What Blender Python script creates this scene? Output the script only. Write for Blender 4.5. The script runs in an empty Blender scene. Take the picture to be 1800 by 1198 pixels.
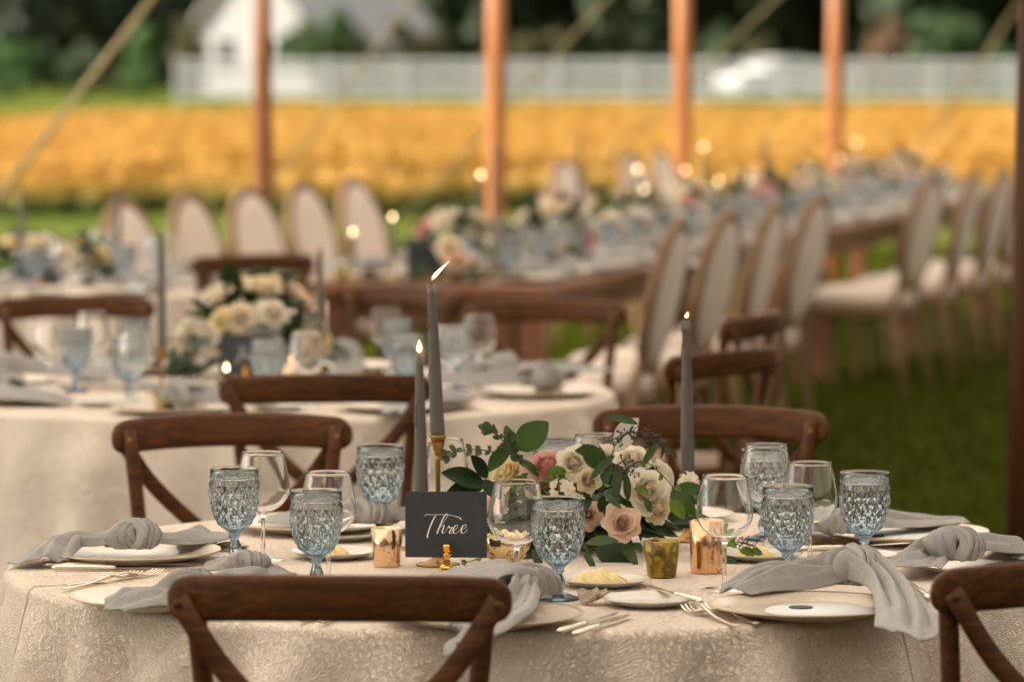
import bpy, bmesh, math, random
import numpy as np
from mathutils import Vector, Matrix, Quaternion
PI = math.pi
random.seed(11)
rng = np.random.default_rng(5)
scene = bpy.context.scene
COL = scene.collection

# ------------------------------------------------------------------ camera
F, H = 7570.0, 1.64                     # focal length in photo pixels, eye height
PITCH = math.atan((599 - 92) / F)
cam_d = bpy.data.cameras.new('camera'); cam = bpy.data.objects.new('camera', cam_d)
COL.objects.link(cam); scene.camera = cam
cam.location = (0, 0, H); cam.rotation_euler = (PI / 2 - PITCH, 0, 0)
cam_d.sensor_width = 36; cam_d.sensor_fit = 'HORIZONTAL'; cam_d.lens = F / 1800 * 36
cam_d.clip_start = 0.1; cam_d.clip_end = 2000
cam_d.dof.use_dof = True; cam_d.dof.focus_distance = 7.2; cam_d.dof.aperture_fstop = 3.75

# ------------------------------------------------------------------ sky, sun, exposure
SUN_EL, SUN_AZ = 34.0, -104.0            # sun high on the left, a little behind the viewer (azimuth from +Y)
world = bpy.data.worlds.new('World'); scene.world = world; world.use_nodes = True
wn = world.node_tree.nodes; wl = world.node_tree.links
sky = wn.new('ShaderNodeTexSky'); sky.sky_type = 'NISHITA'; sky.sun_disc = False
sky.sun_elevation = math.radians(SUN_EL); sky.sun_rotation = math.radians(SUN_AZ)
sky.air_density = 1.0; sky.dust_density = 8.0; sky.ozone_density = 0.3
hs_ = wn.new('ShaderNodeHueSaturation'); hs_.inputs['Saturation'].default_value = .35      # thin even cloud takes the blue out of the sky
wl.new(sky.outputs['Color'], hs_.inputs['Color']); wl.new(hs_.outputs['Color'], wn['Background'].inputs['Color'])
wn['Background'].inputs['Strength'].default_value = 0.10
sun_d = bpy.data.lights.new('sun', 'SUN'); sun_o = bpy.data.objects.new('sun', sun_d); COL.objects.link(sun_o)
sun_d.energy = 1.5; sun_d.angle = math.radians(14); sun_d.color = (1.0, 0.82, 0.58)
_e, _a = math.radians(SUN_EL), math.radians(SUN_AZ)
sun_dir = Vector((math.sin(_a) * math.cos(_e), math.cos(_a) * math.cos(_e), math.sin(_e)))
sun_o.rotation_euler = sun_dir.to_track_quat('Z', 'Y').to_euler()
vs = scene.view_settings
vs.view_transform = 'Standard'; vs.look = 'None'; vs.gamma = 1.0; vs.use_curve_mapping = False
vs.exposure = 1.68
cy = scene.cycles
cy.max_bounces = 20; cy.transmission_bounces = 18; cy.glossy_bounces = 6; cy.diffuse_bounces = 5
cy.transparent_max_bounces = 12; cy.sample_clamp_indirect = 6.0; cy.use_denoising = True
cy.blur_glossy = 0.3

# ------------------------------------------------------------------ photo pixel -> world
_up = Vector((0, math.sin(PITCH), math.cos(PITCH))); _fw = Vector((0, math.cos(PITCH), -math.sin(PITCH)))
def _ray(px, py): return _fw + Vector(((px - 900) / F, 0, 0)) + _up * (-(py - 599) / F)
def at(px, py, d):
    r = _ray(px, py); return Vector((0, 0, H)) + r * (d / r.y)
def on(px, py, z=0.76):
    r = _ray(px, py); return Vector((0, 0, H)) + r * ((z - H) / r.z)

# ------------------------------------------------------------------ mesh helpers
class MB:
    def __init__(s): s.v = []; s.f = []
    def add(s, v, f, M=None):
        o = len(s.v)
        s.v += [tuple(M @ Vector(p)) if M is not None else tuple(p) for p in v]
        s.f += [tuple(i + o for i in q) for q in f]; return s
    def mesh(s, name, mat=None, smooth=True):
        m = bpy.data.meshes.new(name); m.from_pydata(s.v, [], s.f)
        m.validate(); m.update()
        if smooth: m.polygons.foreach_set('use_smooth', [True] * len(m.polygons))
        if mat: m.materials.append(mat)
        return m
    def build(s, name, mat=None, parent=None, smooth=True, **k):
        return obj(name, s.mesh(name, mat, smooth), parent, **k)
def obj(name, mesh, parent=None, loc=None, rot=None, M=None):
    o = bpy.data.objects.new(name, mesh); COL.objects.link(o)
    if parent: o.parent = parent
    if M is not None: o.matrix_basis = M
    if loc is not None: o.location = loc
    if rot is not None: o.rotation_euler = rot
    return o
def empty(name, loc=(0, 0, 0), rz=0):
    o = bpy.data.objects.new(name, None); COL.objects.link(o); o.location = loc; o.rotation_euler = (0, 0, rz)
    o.empty_display_size = 0.05; return o
def tag(o, label, cat, group=None, kind=None):
    o['label'] = label; o['category'] = cat
    if group: o['group'] = group
    if kind: o['kind'] = kind
    return o
_kids = {}
def copy_tree(o, parent=None):
    c = o.copy(); COL.objects.link(c); c.parent = parent
    for ch in o.children[:]: copy_tree(ch, c)
    return c
def place(o, loc, rz=0, label=None, group=None, cat=None, tilt=None):
    o.location = loc; o.rotation_euler = (tilt[0] if tilt else 0, tilt[1] if tilt else 0, rz)
    if label: o['label'] = label
    if group: o['group'] = group
    if cat: o['category'] = cat
    return o
class Proto:
    """first use hands out the thing itself, later uses copies of it and its parts"""
    def __init__(s, root): s.root = root; s.used = False
    def get(s):
        if not s.used: s.used = True; return s.root
        return copy_tree(s.root)
ORD = ['first', 'second', 'third', 'fourth', 'fifth', 'sixth', 'seventh', 'eighth', 'ninth', 'tenth', 'eleventh', 'twelfth', 'thirteenth', 'fourteenth', 'fifteenth', 'sixteenth']

def lathe(prof, n=32, cap0=True, cap1=True):
    v, f = [], []
    for r, z in prof:
        for i in range(n):
            a = 2 * PI * i / n; v.append((r * math.cos(a), r * math.sin(a), z))
    for j in range(len(prof) - 1):
        for i in range(n):
            k = (i + 1) % n
            f.append((j * n + i, j * n + k, (j + 1) * n + k, (j + 1) * n + i))
    if cap0: f.append(tuple(reversed(range(n))))
    if cap1: f.append(tuple((len(prof) - 1) * n + i for i in range(n)))
    return v, f
def box(x0, x1, y0, y1, z0, z1, b=0.0):
    bm = bmesh.new(); bmesh.ops.create_cube(bm, size=1)
    for p in bm.verts:
        p.co = Vector(((x0 + x1) / 2 + p.co.x * (x1 - x0), (y0 + y1) / 2 + p.co.y * (y1 - y0), (z0 + z1) / 2 + p.co.z * (z1 - z0)))
    if b > 0: bmesh.ops.bevel(bm, geom=bm.edges[:], offset=b, segments=2, affect='EDGES', profile=0.6)
    v = [tuple(p.co) for p in bm.verts]; bm.verts.index_update()
    f = [tuple(p.index for p in q.verts) for q in bm.faces]; bm.free(); return v, f
def tube(pts, rad, n=8, cap=True, flat=1.0, up=None):
    pts = [Vector(p) for p in pts]
    if not hasattr(rad, '__len__'): rad = [rad] * len(pts)
    v, f = [], []
    T0 = (pts[1] - pts[0]).normalized()
    u = Vector(up) if up else (Vector((0, 0, 1)) if abs(T0.z) < 0.9 else Vector((1, 0, 0)))
    for i, p in enumerate(pts):
        a = pts[max(i - 1, 0)]; b = pts[min(i + 1, len(pts) - 1)]
        T = (b - a).normalized(); S = T.cross(u).normalized(); U = S.cross(T).normalized()
        if not up: u = U
        for k in range(n):
            t = 2 * PI * k / n
            v.append(tuple(p + (S * math.cos(t) + U * math.sin(t) * flat) * rad[i]))
    for j in range(len(pts) - 1):
        for k in range(n):
            q = (k + 1) % n
            f.append((j * n + k, j * n + q, (j + 1) * n + q, (j + 1) * n + k))
    if cap:
        f.append(tuple(reversed(range(n)))); f.append(tuple((len(pts) - 1) * n + k for k in range(n)))
    return v, f
def strip(pts, w, t, up):
    """flat bar (width w along 'side', thickness t along up-ish) through pts"""
    pts = [Vector(p) for p in pts]; v, f = [], []; up = Vector(up)
    for i, p in enumerate(pts):
        T = (pts[min(i + 1, len(pts) - 1)] - pts[max(i - 1, 0)]).normalized()
        S = T.cross(up).normalized(); U = S.cross(T).normalized()
        ww = w[i] if hasattr(w, '__len__') else w
        c = 0.22 * t
        for a, b in ((-.5, -.5), (.5, -.5), (.5, .5), (-.5, .5)):
            sx = S * (a * ww); ux = U * (b * t)
            v.append(tuple(p + sx * (1 - 2 * c / ww) + ux)); v.append(tuple(p + sx + ux * .55))
    # order each ring as an octagon
    order = [0, 2, 3, 5, 4, 6, 7, 1]; vv = []
    for i in range(len(pts)): vv += [v[i * 8 + k] for k in order]
    n = 8
    for j in range(len(pts) - 1):
        for k in range(n):
            q = (k + 1) % n; f.append((j * n + k, j * n + q, (j + 1) * n + q, (j + 1) * n + k))
    f.append(tuple(reversed(range(n)))); f.append(tuple((len(pts) - 1) * n + k for k in range(n)))
    return vv, f
def crom(P, n=8):
    P = [Vector(p) for p in P]; Q = [2 * P[0] - P[1]] + P + [2 * P[-1] - P[-2]]; out = []
    for i in range(1, len(Q) - 2):
        for k in range(n):
            t = k / n; a, b, c, d = Q[i - 1:i + 3]
            out.append(0.5 * ((2 * b) + (c - a) * t + (2 * a - 5 * b + 4 * c - d) * t * t + (3 * b - a - 3 * c + d) * t ** 3))
    return out + [P[-1]]
def grid_faces(nu, nv, wrap=False):
    f = []
    for j in range(nu - 1):
        for i in range(nv if wrap else nv - 1):
            k = (i + 1) % nv
            f.append((j * nv + i, j * nv + k, (j + 1) * nv + k, (j + 1) * nv + i))
    return f

# ------------------------------------------------------------------ materials
def mat(name, col, rough=0.6, metal=0.0, var=0.0, vscale=8.0, vstretch=(1, 1, 1), bump=0.0, bscale=60.0, spec=0.5, sheen=0.0, coat=0.0, sss=0.0, trans=0.0):
    m = bpy.data.materials.new(name); m.use_nodes = True
    N = m.node_tree.nodes; L = m.node_tree.links; b = N['Principled BSDF']
    b.inputs['Base Color'].default_value = (*col, 1); b.inputs['Roughness'].default_value = rough
    b.inputs['Metallic'].default_value = metal; b.inputs['Specular IOR Level'].default_value = spec
    b.inputs['Sheen Weight'].default_value = sheen; b.inputs['Coat Weight'].default_value = coat
    if sss: b.inputs['Subsurface Weight'].default_value = sss; b.inputs['Subsurface Radius'].default_value = (.01, .005, .003); b.inputs['Subsurface Scale'].default_value = .5
    tc = N.new('ShaderNodeTexCoord'); mp = N.new('ShaderNodeMapping'); mp.inputs['Scale'].default_value = vstretch
    oi = N.new('ShaderNodeObjectInfo'); ad = N.new('ShaderNodeVectorMath'); ad.operation = 'MULTIPLY_ADD'
    ad.inputs[1].default_value = (13, 7, 9)
    L.new(oi.outputs['Random'], ad.inputs[0]); L.new(mp.outputs[0], ad.inputs[2]); L.new(tc.outputs['Object'], mp.inputs[0])
    if var:
        n1 = N.new('ShaderNodeTexNoise'); n1.inputs['Scale'].default_value = vscale; n1.inputs['Detail'].default_value = 5; n1.inputs['Roughness'].default_value = .65
        L.new(ad.outputs[0], n1.inputs['Vector'])
        r = N.new('ShaderNodeValToRGB'); e = r.color_ramp.elements
        e[0].position = .3; e[1].position = .7
        e[0].color = (*[c * (1 - var) for c in col], 1); e[1].color = (*[min(1, c * (1 + var)) for c in col], 1)
        L.new(n1.outputs['Fac'], r.inputs['Fac'])
        hs = N.new('ShaderNodeHueSaturation'); ml = N.new('ShaderNodeMapRange')
        ml.inputs['To Min'].default_value = 1 - var * .5; ml.inputs['To Max'].default_value = 1 + var * .5
        L.new(oi.outputs['Random'], ml.inputs['Value']); L.new(ml.outputs[0], hs.inputs['Value'])
        L.new(r.outputs[0], hs.inputs['Color']); L.new(hs.outputs[0], b.inputs['Base Color'])
    if bump:
        n2 = N.new('ShaderNodeTexNoise'); n2.inputs['Scale'].default_value = bscale; n2.inputs['Detail'].default_value = 4
        L.new(mp.outputs[0], n2.inputs['Vector'])
        bp = N.new('ShaderNodeBump'); bp.inputs['Strength'].default_value = 1.0; bp.inputs['Distance'].default_value = bump
        L.new(n2.outputs['Fac'], bp.inputs['Height']); L.new(bp.outputs[0], b.inputs['Normal'])
    if trans:                                   # thin leaf or petal: part of the light passes through
        t = N.new('ShaderNodeBsdfTranslucent'); mx = N.new('ShaderNodeMixShader'); mx.inputs[0].default_value = trans
        src = b.inputs['Base Color'].links
        if src: L.new(src[0].from_socket, t.inputs['Color'])
        else: t.inputs['Color'].default_value = (*col, 1)
        L.new(b.outputs[0], mx.inputs[1]); L.new(t.outputs[0], mx.inputs[2]); L.new(mx.outputs[0], N['Material Output'].inputs['Surface'])
    return m
def glass(name, tint=(1, 1, 1), ior=1.5, absorb=None, dens=0, rough=0.0):
    m = bpy.data.materials.new(name); m.use_nodes = True; N = m.node_tree.nodes; L = m.node_tree.links
    N.remove(N['Principled BSDF']); g = N.new('ShaderNodeBsdfGlass')
    g.inputs['Color'].default_value = (*tint, 1); g.inputs['IOR'].default_value = ior; g.inputs['Roughness'].default_value = rough
    L.new(g.outputs[0], N['Material Output'].inputs['Surface'])
    if absorb:
        a = N.new('ShaderNodeVolumeAbsorption'); a.inputs['Color'].default_value = (*absorb, 1); a.inputs['Density'].default_value = dens
        L.new(a.outputs[0], N['Material Output'].inputs['Volume'])
    return m
def emit(name, col, s):
    m = bpy.data.materials.new(name); m.use_nodes = True; N = m.node_tree.nodes; L = m.node_tree.links
    N.remove(N['Principled BSDF']); e = N.new('ShaderNodeEmission'); e.inputs['Color'].default_value = (*col, 1); e.inputs['Strength'].default_value = s
    L.new(e.outputs[0], N['Material Output'].inputs['Surface']); return m

def wood(name, c0, c1, rough=.45, stretch=(3, 40, 40), coat=.15, spec=.35):
    m = mat(name, c0, rough, coat=coat, spec=spec); N = m.node_tree.nodes; L = m.node_tree.links; b = N['Principled BSDF']
    tc = N.new('ShaderNodeTexCoord'); mp = N.new('ShaderNodeMapping'); mp.inputs['Scale'].default_value = stretch
    oi = N.new('ShaderNodeObjectInfo'); ad = N.new('ShaderNodeVectorMath'); ad.operation = 'MULTIPLY_ADD'; ad.inputs[1].default_value = (31, 17, 23)
    L.new(tc.outputs['Object'], mp.inputs[0]); L.new(oi.outputs['Random'], ad.inputs[0]); L.new(mp.outputs[0], ad.inputs[2])
    n = N.new('ShaderNodeTexNoise'); n.inputs['Scale'].default_value = 1; n.inputs['Detail'].default_value = 6; n.inputs['Roughness'].default_value = .6; n.inputs['Distortion'].default_value = .8
    L.new(ad.outputs[0], n.inputs['Vector'])
    r = N.new('ShaderNodeValToRGB'); e = r.color_ramp.elements; e[0].position = .3; e[1].position = .72; e[0].color = (*c0, 1); e[1].color = (*c1, 1)
    L.new(n.outputs['Fac'], r.inputs['Fac']); L.new(r.outputs[0], b.inputs['Base Color'])
    bp = N.new('ShaderNodeBump'); bp.inputs['Distance'].default_value = .0008; L.new(n.outputs['Fac'], bp.inputs['Height']); L.new(bp.outputs[0], b.inputs['Normal'])
    rr = N.new('ShaderNodeMapRange'); rr.inputs['To Min'].default_value = rough - .1; rr.inputs['To Max'].default_value = rough + .15
    L.new(n.outputs['Fac'], rr.inputs['Value']); L.new(rr.outputs[0], b.inputs['Roughness'])
    return m

M = {}
M['chair'] = wood('dark_oak', (.038, .0120, .0035), (.142, .051, .0150), .50, stretch=(4, 90, 90), coat=.0, spec=.22)
M['rattan'] = mat('rattan', (.30, .19, .09), .7, var=.3, vscale=90, bump=.002, bscale=160)
M['limed'] = wood('weathered_oak', (.14, .075, .034), (.26, .155, .078), .6, coat=0)
M['linen'] = mat('cream_linen', (.62, .51, .43), .9, var=.08, vscale=30, bump=.0006, bscale=400, sheen=.2)
M['farm'] = wood('farm_wood', (.12, .042, .02), (.27, .11, .055), .4, stretch=(40, 2.5, 40), coat=.3)
M['pole'] = wood('pole_wood', (.25, .082, .021), (.40, .15, .044), .5, stretch=(30, 30, 2))
M['shadepole'] = wood('shade_toned_pole_wood', (.12, .036, .010), (.22, .072, .02), .5, stretch=(30, 30, 2))  # same wood toned darker, the pole's dimmer light put into the colour
M['darkpole'] = wood('dark_pole_wood', (.06, .018, .008), (.11, .035, .014), .5, stretch=(30, 30, 2))
M['strap'] = mat('webbing', (.30, .24, .13), .8, var=.15, vscale=40, bump=.001, bscale=300)
M['brass'] = mat('aged_brass', (.32, .19, .06), .35, 1.0, var=.25, vscale=60, bump=.0004, bscale=120)
M['gold'] = mat('polished_gold', (.78, .47, .13), .2, 1.0, var=.1, vscale=60)
M['silver'] = mat('champagne_steel', (.80, .72, .60), .16, 1.0, var=.06, vscale=40)
M['candle'] = mat('grey_wax', (.115, .105, .09), .42, var=.08, vscale=25, bump=.0008, bscale=45, sss=.15)
M['wick'] = mat('burnt_wick', (.01, .008, .006), .9)
M['plate'] = mat('stoneware', (.62, .52, .41), .28, var=.05, vscale=20, coat=.3)
M['smallplate'] = mat('white_ware', (.62, .57, .50), .25, var=.04, vscale=20, coat=.3)
M['gilt'] = mat('gilt_rim', (.62, .45, .24), .3, .8)
M['napkin'] = mat('grey_linen', (.33, .315, .30), .95, var=.06, vscale=25, bump=.0030, bscale=60, sheen=.1)
M['card'] = mat('slate_card', (.034, .040, .048), .85, var=.12, vscale=50, bump=.0002, bscale=500)
M['ink'] = mat('white_ink', (.82, .80, .76), .7)
M['menu'] = mat('white_paper', (.70, .70, .70), .8, var=.02, vscale=30)
M['seal'] = mat('dark_seal', (.012, .015, .02), .5, var=.2, vscale=80)
M['butter'] = mat('butter', (.82, .66, .30), .35, var=.06, vscale=60, sss=.25)
M['shell'] = mat('oyster_shell', (.55, .43, .29), .6, var=.4, vscale=70, vstretch=(1, 3, 1), bump=.002, bscale=120)
M['fur'] = mat('brown_wood_slice', (.25, .13, .055), .9, var=.5, vscale=90, bump=.004, bscale=150)
M['goblet'] = glass('blue_glass', (.97, .985, .99), 1.5)
_N = M['goblet'].node_tree.nodes; _L = M['goblet'].node_tree.links          # glass shaded from clear at the lip to blue at the stem
_t = _N.new('ShaderNodeTexCoord'); _s = _N.new('ShaderNodeSeparateXYZ'); _m = _N.new('ShaderNodeMapRange'); _m.inputs['From Max'].default_value = .165; _r = _N.new('ShaderNodeValToRGB')
_e = _r.color_ramp.elements; _e[0].position = 0; _e[0].color = (.56, .63, .69, 1); _e[1].position = 1; _e[1].color = (.81, .83, .835, 1)
_k = _e.new(.36); _k.color = (.69, .745, .785, 1); _k = _e.new(.55); _k.color = (.80, .83, .845, 1)
_L.new(_t.outputs['Object'], _s.inputs[0]); _L.new(_s.outputs['Z'], _m.inputs['Value']); _L.new(_m.outputs[0], _r.inputs['Fac']); _L.new(_r.outputs[0], [n for n in _N if n.type == 'BSDF_GLASS'][0].inputs['Color'])
M['water'] = glass('water', (1, 1, 1), 1.33)
M['clear'] = glass('clear_glass', (.995, .995, .99), 1.47)
M['amber'] = None
M['flame'] = None
M['wood_far'] = mat('bark', (.09, .065, .045), .9, var=.3, vscale=6, bump=.02, bscale=8)
M['house_paint'] = mat('weathered_white_siding', (.29, .29, .29), .7, var=.08, vscale=2, spec=.2)
M['white_paint'] = mat('white_paint', (.52, .52, .51), .5, var=.03, spec=.2, vscale=3)
M['roof'] = mat('grey_shingle', (.33, .31, .29), .85, var=.15, vscale=6)
M['window'] = mat('window_glass', (.03, .035, .04), .08)
M['carpaint'] = mat('white_car_paint', (.50, .50, .50), .9, spec=.05)
M['light_screen'] = mat('added_light_screen', (.26, .215, .17), .9, var=.06, vscale=2)
M['tyre'] = mat('tyre_rubber', (.02, .02, .02), .9)
def leafmat(name, c, rough=.45, var=.25, tr=.3): return mat(name, c, rough, var=var, vscale=30, bump=.0008, bscale=120, trans=tr, spec=.22)
M['leaf_dark'] = leafmat('dark_leaf', (.013, .030, .007), .38, tr=.12)
M['leaf_mid'] = leafmat('green_leaf', (.038, .078, .012), .42)
M['leaf_euc'] = leafmat('eucalyptus_leaf', (.085, .12, .058), .6)
M['leaf_willow'] = leafmat('willow_leaf', (.048, .082, .028), .5)
M['leaf_lime'] = leafmat('lime_leaf', (.12, .19, .022), .45)
M['leaf_silver'] = leafmat('silver_leaf', (.55, .54, .47), .8, .1)
M['stem'] = mat('stem', (.07, .06, .03), .6, var=.2)
M['berry'] = mat('dark_berry', (.035, .022, .018), .5, var=.3)
def petalmat(name, c): return mat(name, c, .65, var=.06, vscale=25, bump=.0006, bscale=60, trans=.45, sheen=.1)
M['p_cream'] = petalmat('cream_petal', (.86, .76, .58))
M['p_white'] = petalmat('ivory_petal', (.88, .82, .69))
M['p_blush'] = petalmat('blush_petal', (.86, .68, .55))
M['p_pink'] = petalmat('pink_petal', (.72, .40, .34))
M['p_yellow'] = petalmat('pale_yellow_petal', (.85, .74, .46))

def flame_mat(name, ramp, strengths, clear):
    m = bpy.data.materials.new(name); m.use_nodes = True; N = m.node_tree.nodes; L = m.node_tree.links
    N.remove(N['Principled BSDF']); e = N.new('ShaderNodeEmission'); tc = N.new('ShaderNodeTexCoord'); sx = N.new('ShaderNodeSeparateXYZ')
    r = N.new('ShaderNodeValToRGB'); el = r.color_ramp.elements; el[0].color = (*ramp[0], 1); el[1].color = (*ramp[2], 1); k = el.new(.45); k.color = (*ramp[1], 1)
    s = N.new('ShaderNodeValToRGB'); el = s.color_ramp.elements
    el[0].color = (strengths[0] / 10,) * 3 + (1,); el[1].color = (strengths[2] / 10,) * 3 + (1,); k = el.new(.3); k.color = (strengths[1] / 10,) * 3 + (1,); k = el.new(.65); k.color = (strengths[1] / 10,) * 3 + (1,)
    mu = N.new('ShaderNodeMath'); mu.operation = 'MULTIPLY'; mu.inputs[1].default_value = 10; L.new(s.outputs[0], mu.inputs[0])
    L.new(tc.outputs['Generated'], sx.inputs[0]); L.new(sx.outputs['Z'], r.inputs['Fac']); L.new(sx.outputs['Z'], s.inputs['Fac'])
    L.new(r.outputs[0], e.inputs['Color']); L.new(mu.outputs[0], e.inputs['Strength'])
    t = N.new('ShaderNodeBsdfTransparent'); ms = N.new('ShaderNodeMixShader'); ms.inputs[0].default_value = clear
    L.new(e.outputs[0], ms.inputs[1]); L.new(t.outputs[0], ms.inputs[2]); L.new(ms.outputs[0], N['Material Output'].inputs['Surface'])
    return m
M['flame'] = flame_mat('flame_envelope', [(.9, .25, .05), (1, .42, .10), (1, .25, .03)], [.15, .5, .35], .55)
M['flame_core'] = flame_mat('flame_core', [(1, .6, .25), (1, .82, .52), (1, .55, .2)], [.8, 8.5, 2.0], .0)

def mercury_mat(name, col, s1=420, s2=60, th=.66, dark=(.07, .035, .012), metal=1.0):
    """silvered glass: mirror coat with speckled gaps"""
    m = mat(name, col, .16, 1.0); N = m.node_tree.nodes; L = m.node_tree.links; b = N['Principled BSDF']
    tc = N.new('ShaderNodeTexCoord'); v = N.new('ShaderNodeTexNoise'); v.inputs['Scale'].default_value = s1; v.inputs['Detail'].default_value = 3
    v2 = N.new('ShaderNodeTexNoise'); v2.inputs['Scale'].default_value = s2
    ad = N.new('ShaderNodeMath'); ad.operation = 'ADD'
    L.new(tc.outputs['Object'], v.inputs['Vector']); L.new(tc.outputs['Object'], v2.inputs['Vector']); L.new(v.outputs['Fac'], ad.inputs[0]); L.new(v2.outputs['Fac'], ad.inputs[1])
    r = N.new('ShaderNodeValToRGB'); e = r.color_ramp.elements; e[0].position = th; e[1].position = th + .05
    r.inputs['Fac'].default_value = 0
    sc = N.new('ShaderNodeMath'); sc.operation = 'MULTIPLY'; sc.inputs[1].default_value = .55; L.new(ad.outputs[0], sc.inputs[0]); L.new(sc.outputs[0], r.inputs['Fac'])
    mx = N.new('ShaderNodeMix'); mx.data_type = 'RGBA'; mx.inputs[6].default_value = (*col, 1); mx.inputs[7].default_value = (*dark, 1)
    L.new(r.outputs[0], mx.inputs[0]); L.new(mx.outputs[2], b.inputs['Base Color'])
    inv = N.new('ShaderNodeMapRange'); inv.inputs['To Min'].default_value = metal; inv.inputs['To Max'].default_value = .2
    L.new(r.outputs[0], inv.inputs['Value']); L.new(inv.outputs[0], b.inputs['Metallic'])
    bp = N.new('ShaderNodeBump'); bp.inputs['Distance'].default_value = .0006; L.new(v2.outputs['Fac'], bp.inputs['Height']); L.new(bp.outputs[0], b.inputs['Normal'])
    return m
M['mercury'] = mercury_mat('gold_mercury_glass', (.82, .58, .38))
M['rosegold'] = mercury_mat('rose_gold_mercury_glass', (.80, .50, .29))
M['ambergold'] = mercury_mat('honey_glass', (.74, .56, .32), 260, 60, .64)
M['amber'] = mercury_mat('olive_amber_glass', (.34, .235, .035), 90, 40, .54, (.12, .075, .010), .6)

def cloth_mat():
    m = mat('matelasse_cloth', (.66, .575, .47), .95, spec=.08); N = m.node_tree.nodes; L = m.node_tree.links; b = N['Principled BSDF']
    uv = N.new('ShaderNodeUVMap'); uv.uv_map = 'UVMap'                 # UV is in metres on the cloth
    vo = N.new('ShaderNodeTexVoronoi'); vo.voronoi_dimensions = '2D'; vo.inputs['Scale'].default_value = 7.0; vo.inputs['Randomness'].default_value = .55
    L.new(uv.outputs[0], vo.inputs['Vector'])
    sb = N.new('ShaderNodeVectorMath'); sb.operation = 'SUBTRACT'; scl = N.new('ShaderNodeVectorMath'); scl.operation = 'SCALE'; scl.inputs['Scale'].default_value = 1.0
    L.new(uv.outputs[0], sb.inputs[0]); L.new(vo.outputs['Position'], sb.inputs[1])
    dn = N.new('ShaderNodeTexNoise'); dn.noise_dimensions = '2D'; dn.inputs['Scale'].default_value = 30; L.new(uv.outputs[0], dn.inputs['Vector'])
    dm = N.new('ShaderNodeVectorMath'); dm.operation = 'MULTIPLY_ADD'; dm.inputs[1].default_value = (.016, .016, 0); L.new(dn.outputs['Color'], dm.inputs[0]); L.new(sb.outputs[0], dm.inputs[2])
    ofs = N.new('ShaderNodeVectorMath'); ofs.operation = 'SUBTRACT'; ofs.inputs[1].default_value = (.008, .008, 0); L.new(dm.outputs[0], ofs.inputs[0]); sb = ofs
    sx = N.new('ShaderNodeSeparateXYZ'); L.new(sb.outputs[0], sx.inputs[0])
    an = N.new('ShaderNodeMath'); an.operation = 'ARCTAN2'; L.new(sx.outputs[1], an.inputs[0]); L.new(sx.outputs[0], an.inputs[1])
    ln = N.new('ShaderNodeVectorMath'); ln.operation = 'LENGTH'; L.new(sb.outputs[0], ln.inputs[0])
    def math_(op, a, c=None):
        n = N.new('ShaderNodeMath'); n.operation = op
        if hasattr(a, 'is_linked'): L.new(a, n.inputs[0])
        else: n.inputs[0].default_value = a
        if c is not None:
            if hasattr(c, 'is_linked'): L.new(c, n.inputs[1])
            else: n.inputs[1].default_value = c
        return n.outputs[0]
    pet = math_('SINE', math_('MULTIPLY', an.outputs[0], 13.0))
    ring = math_('MULTIPLY', ln.outputs['Value'], 1050.0)
    med = math_('SINE', math_('ADD', ring, math_('MULTIPLY', pet, 2.1)))
    nz = N.new('ShaderNodeTexNoise'); nz.noise_dimensions = '2D'; nz.inputs['Scale'].default_value = 55; nz.inputs['Detail'].default_value = 1.0; nz.inputs['Distortion'].default_value = .9
    nz.inputs['Scale'].default_value = 105; nz.inputs['Detail'].default_value = .3; L.new(uv.outputs[0], nz.inputs['Vector'])
    worm = math_('SINE', math_('MULTIPLY', nz.outputs['Fac'], 27.0))
    big = N.new('ShaderNodeTexNoise'); big.noise_dimensions = '2D'; big.inputs['Scale'].default_value = 5.5; L.new(uv.outputs[0], big.inputs['Vector'])
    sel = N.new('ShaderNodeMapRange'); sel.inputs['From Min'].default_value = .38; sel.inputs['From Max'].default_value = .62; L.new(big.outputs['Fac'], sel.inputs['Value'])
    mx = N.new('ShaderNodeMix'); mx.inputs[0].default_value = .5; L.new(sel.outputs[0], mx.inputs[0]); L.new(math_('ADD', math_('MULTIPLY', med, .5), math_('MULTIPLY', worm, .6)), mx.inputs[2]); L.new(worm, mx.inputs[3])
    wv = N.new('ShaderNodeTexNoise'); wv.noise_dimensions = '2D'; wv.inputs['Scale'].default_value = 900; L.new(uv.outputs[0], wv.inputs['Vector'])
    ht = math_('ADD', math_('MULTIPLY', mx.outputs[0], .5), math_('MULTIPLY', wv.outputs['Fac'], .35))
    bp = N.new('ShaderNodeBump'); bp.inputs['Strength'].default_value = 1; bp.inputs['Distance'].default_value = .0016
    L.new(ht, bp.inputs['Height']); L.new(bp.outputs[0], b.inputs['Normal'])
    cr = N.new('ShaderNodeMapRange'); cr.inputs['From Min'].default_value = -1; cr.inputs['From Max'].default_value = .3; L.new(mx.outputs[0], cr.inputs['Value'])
    cm = N.new('ShaderNodeMix'); cm.data_type = 'RGBA'; cm.inputs[6].default_value = (.70, .565, .45, 1); cm.inputs[7].default_value = (.87, .76, .66, 1)  # recesses tinted darker: tan yarn, and crease shade put into the colour
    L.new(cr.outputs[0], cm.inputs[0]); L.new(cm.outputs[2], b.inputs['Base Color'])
    return m
M['cloth'] = cloth_mat()

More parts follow.
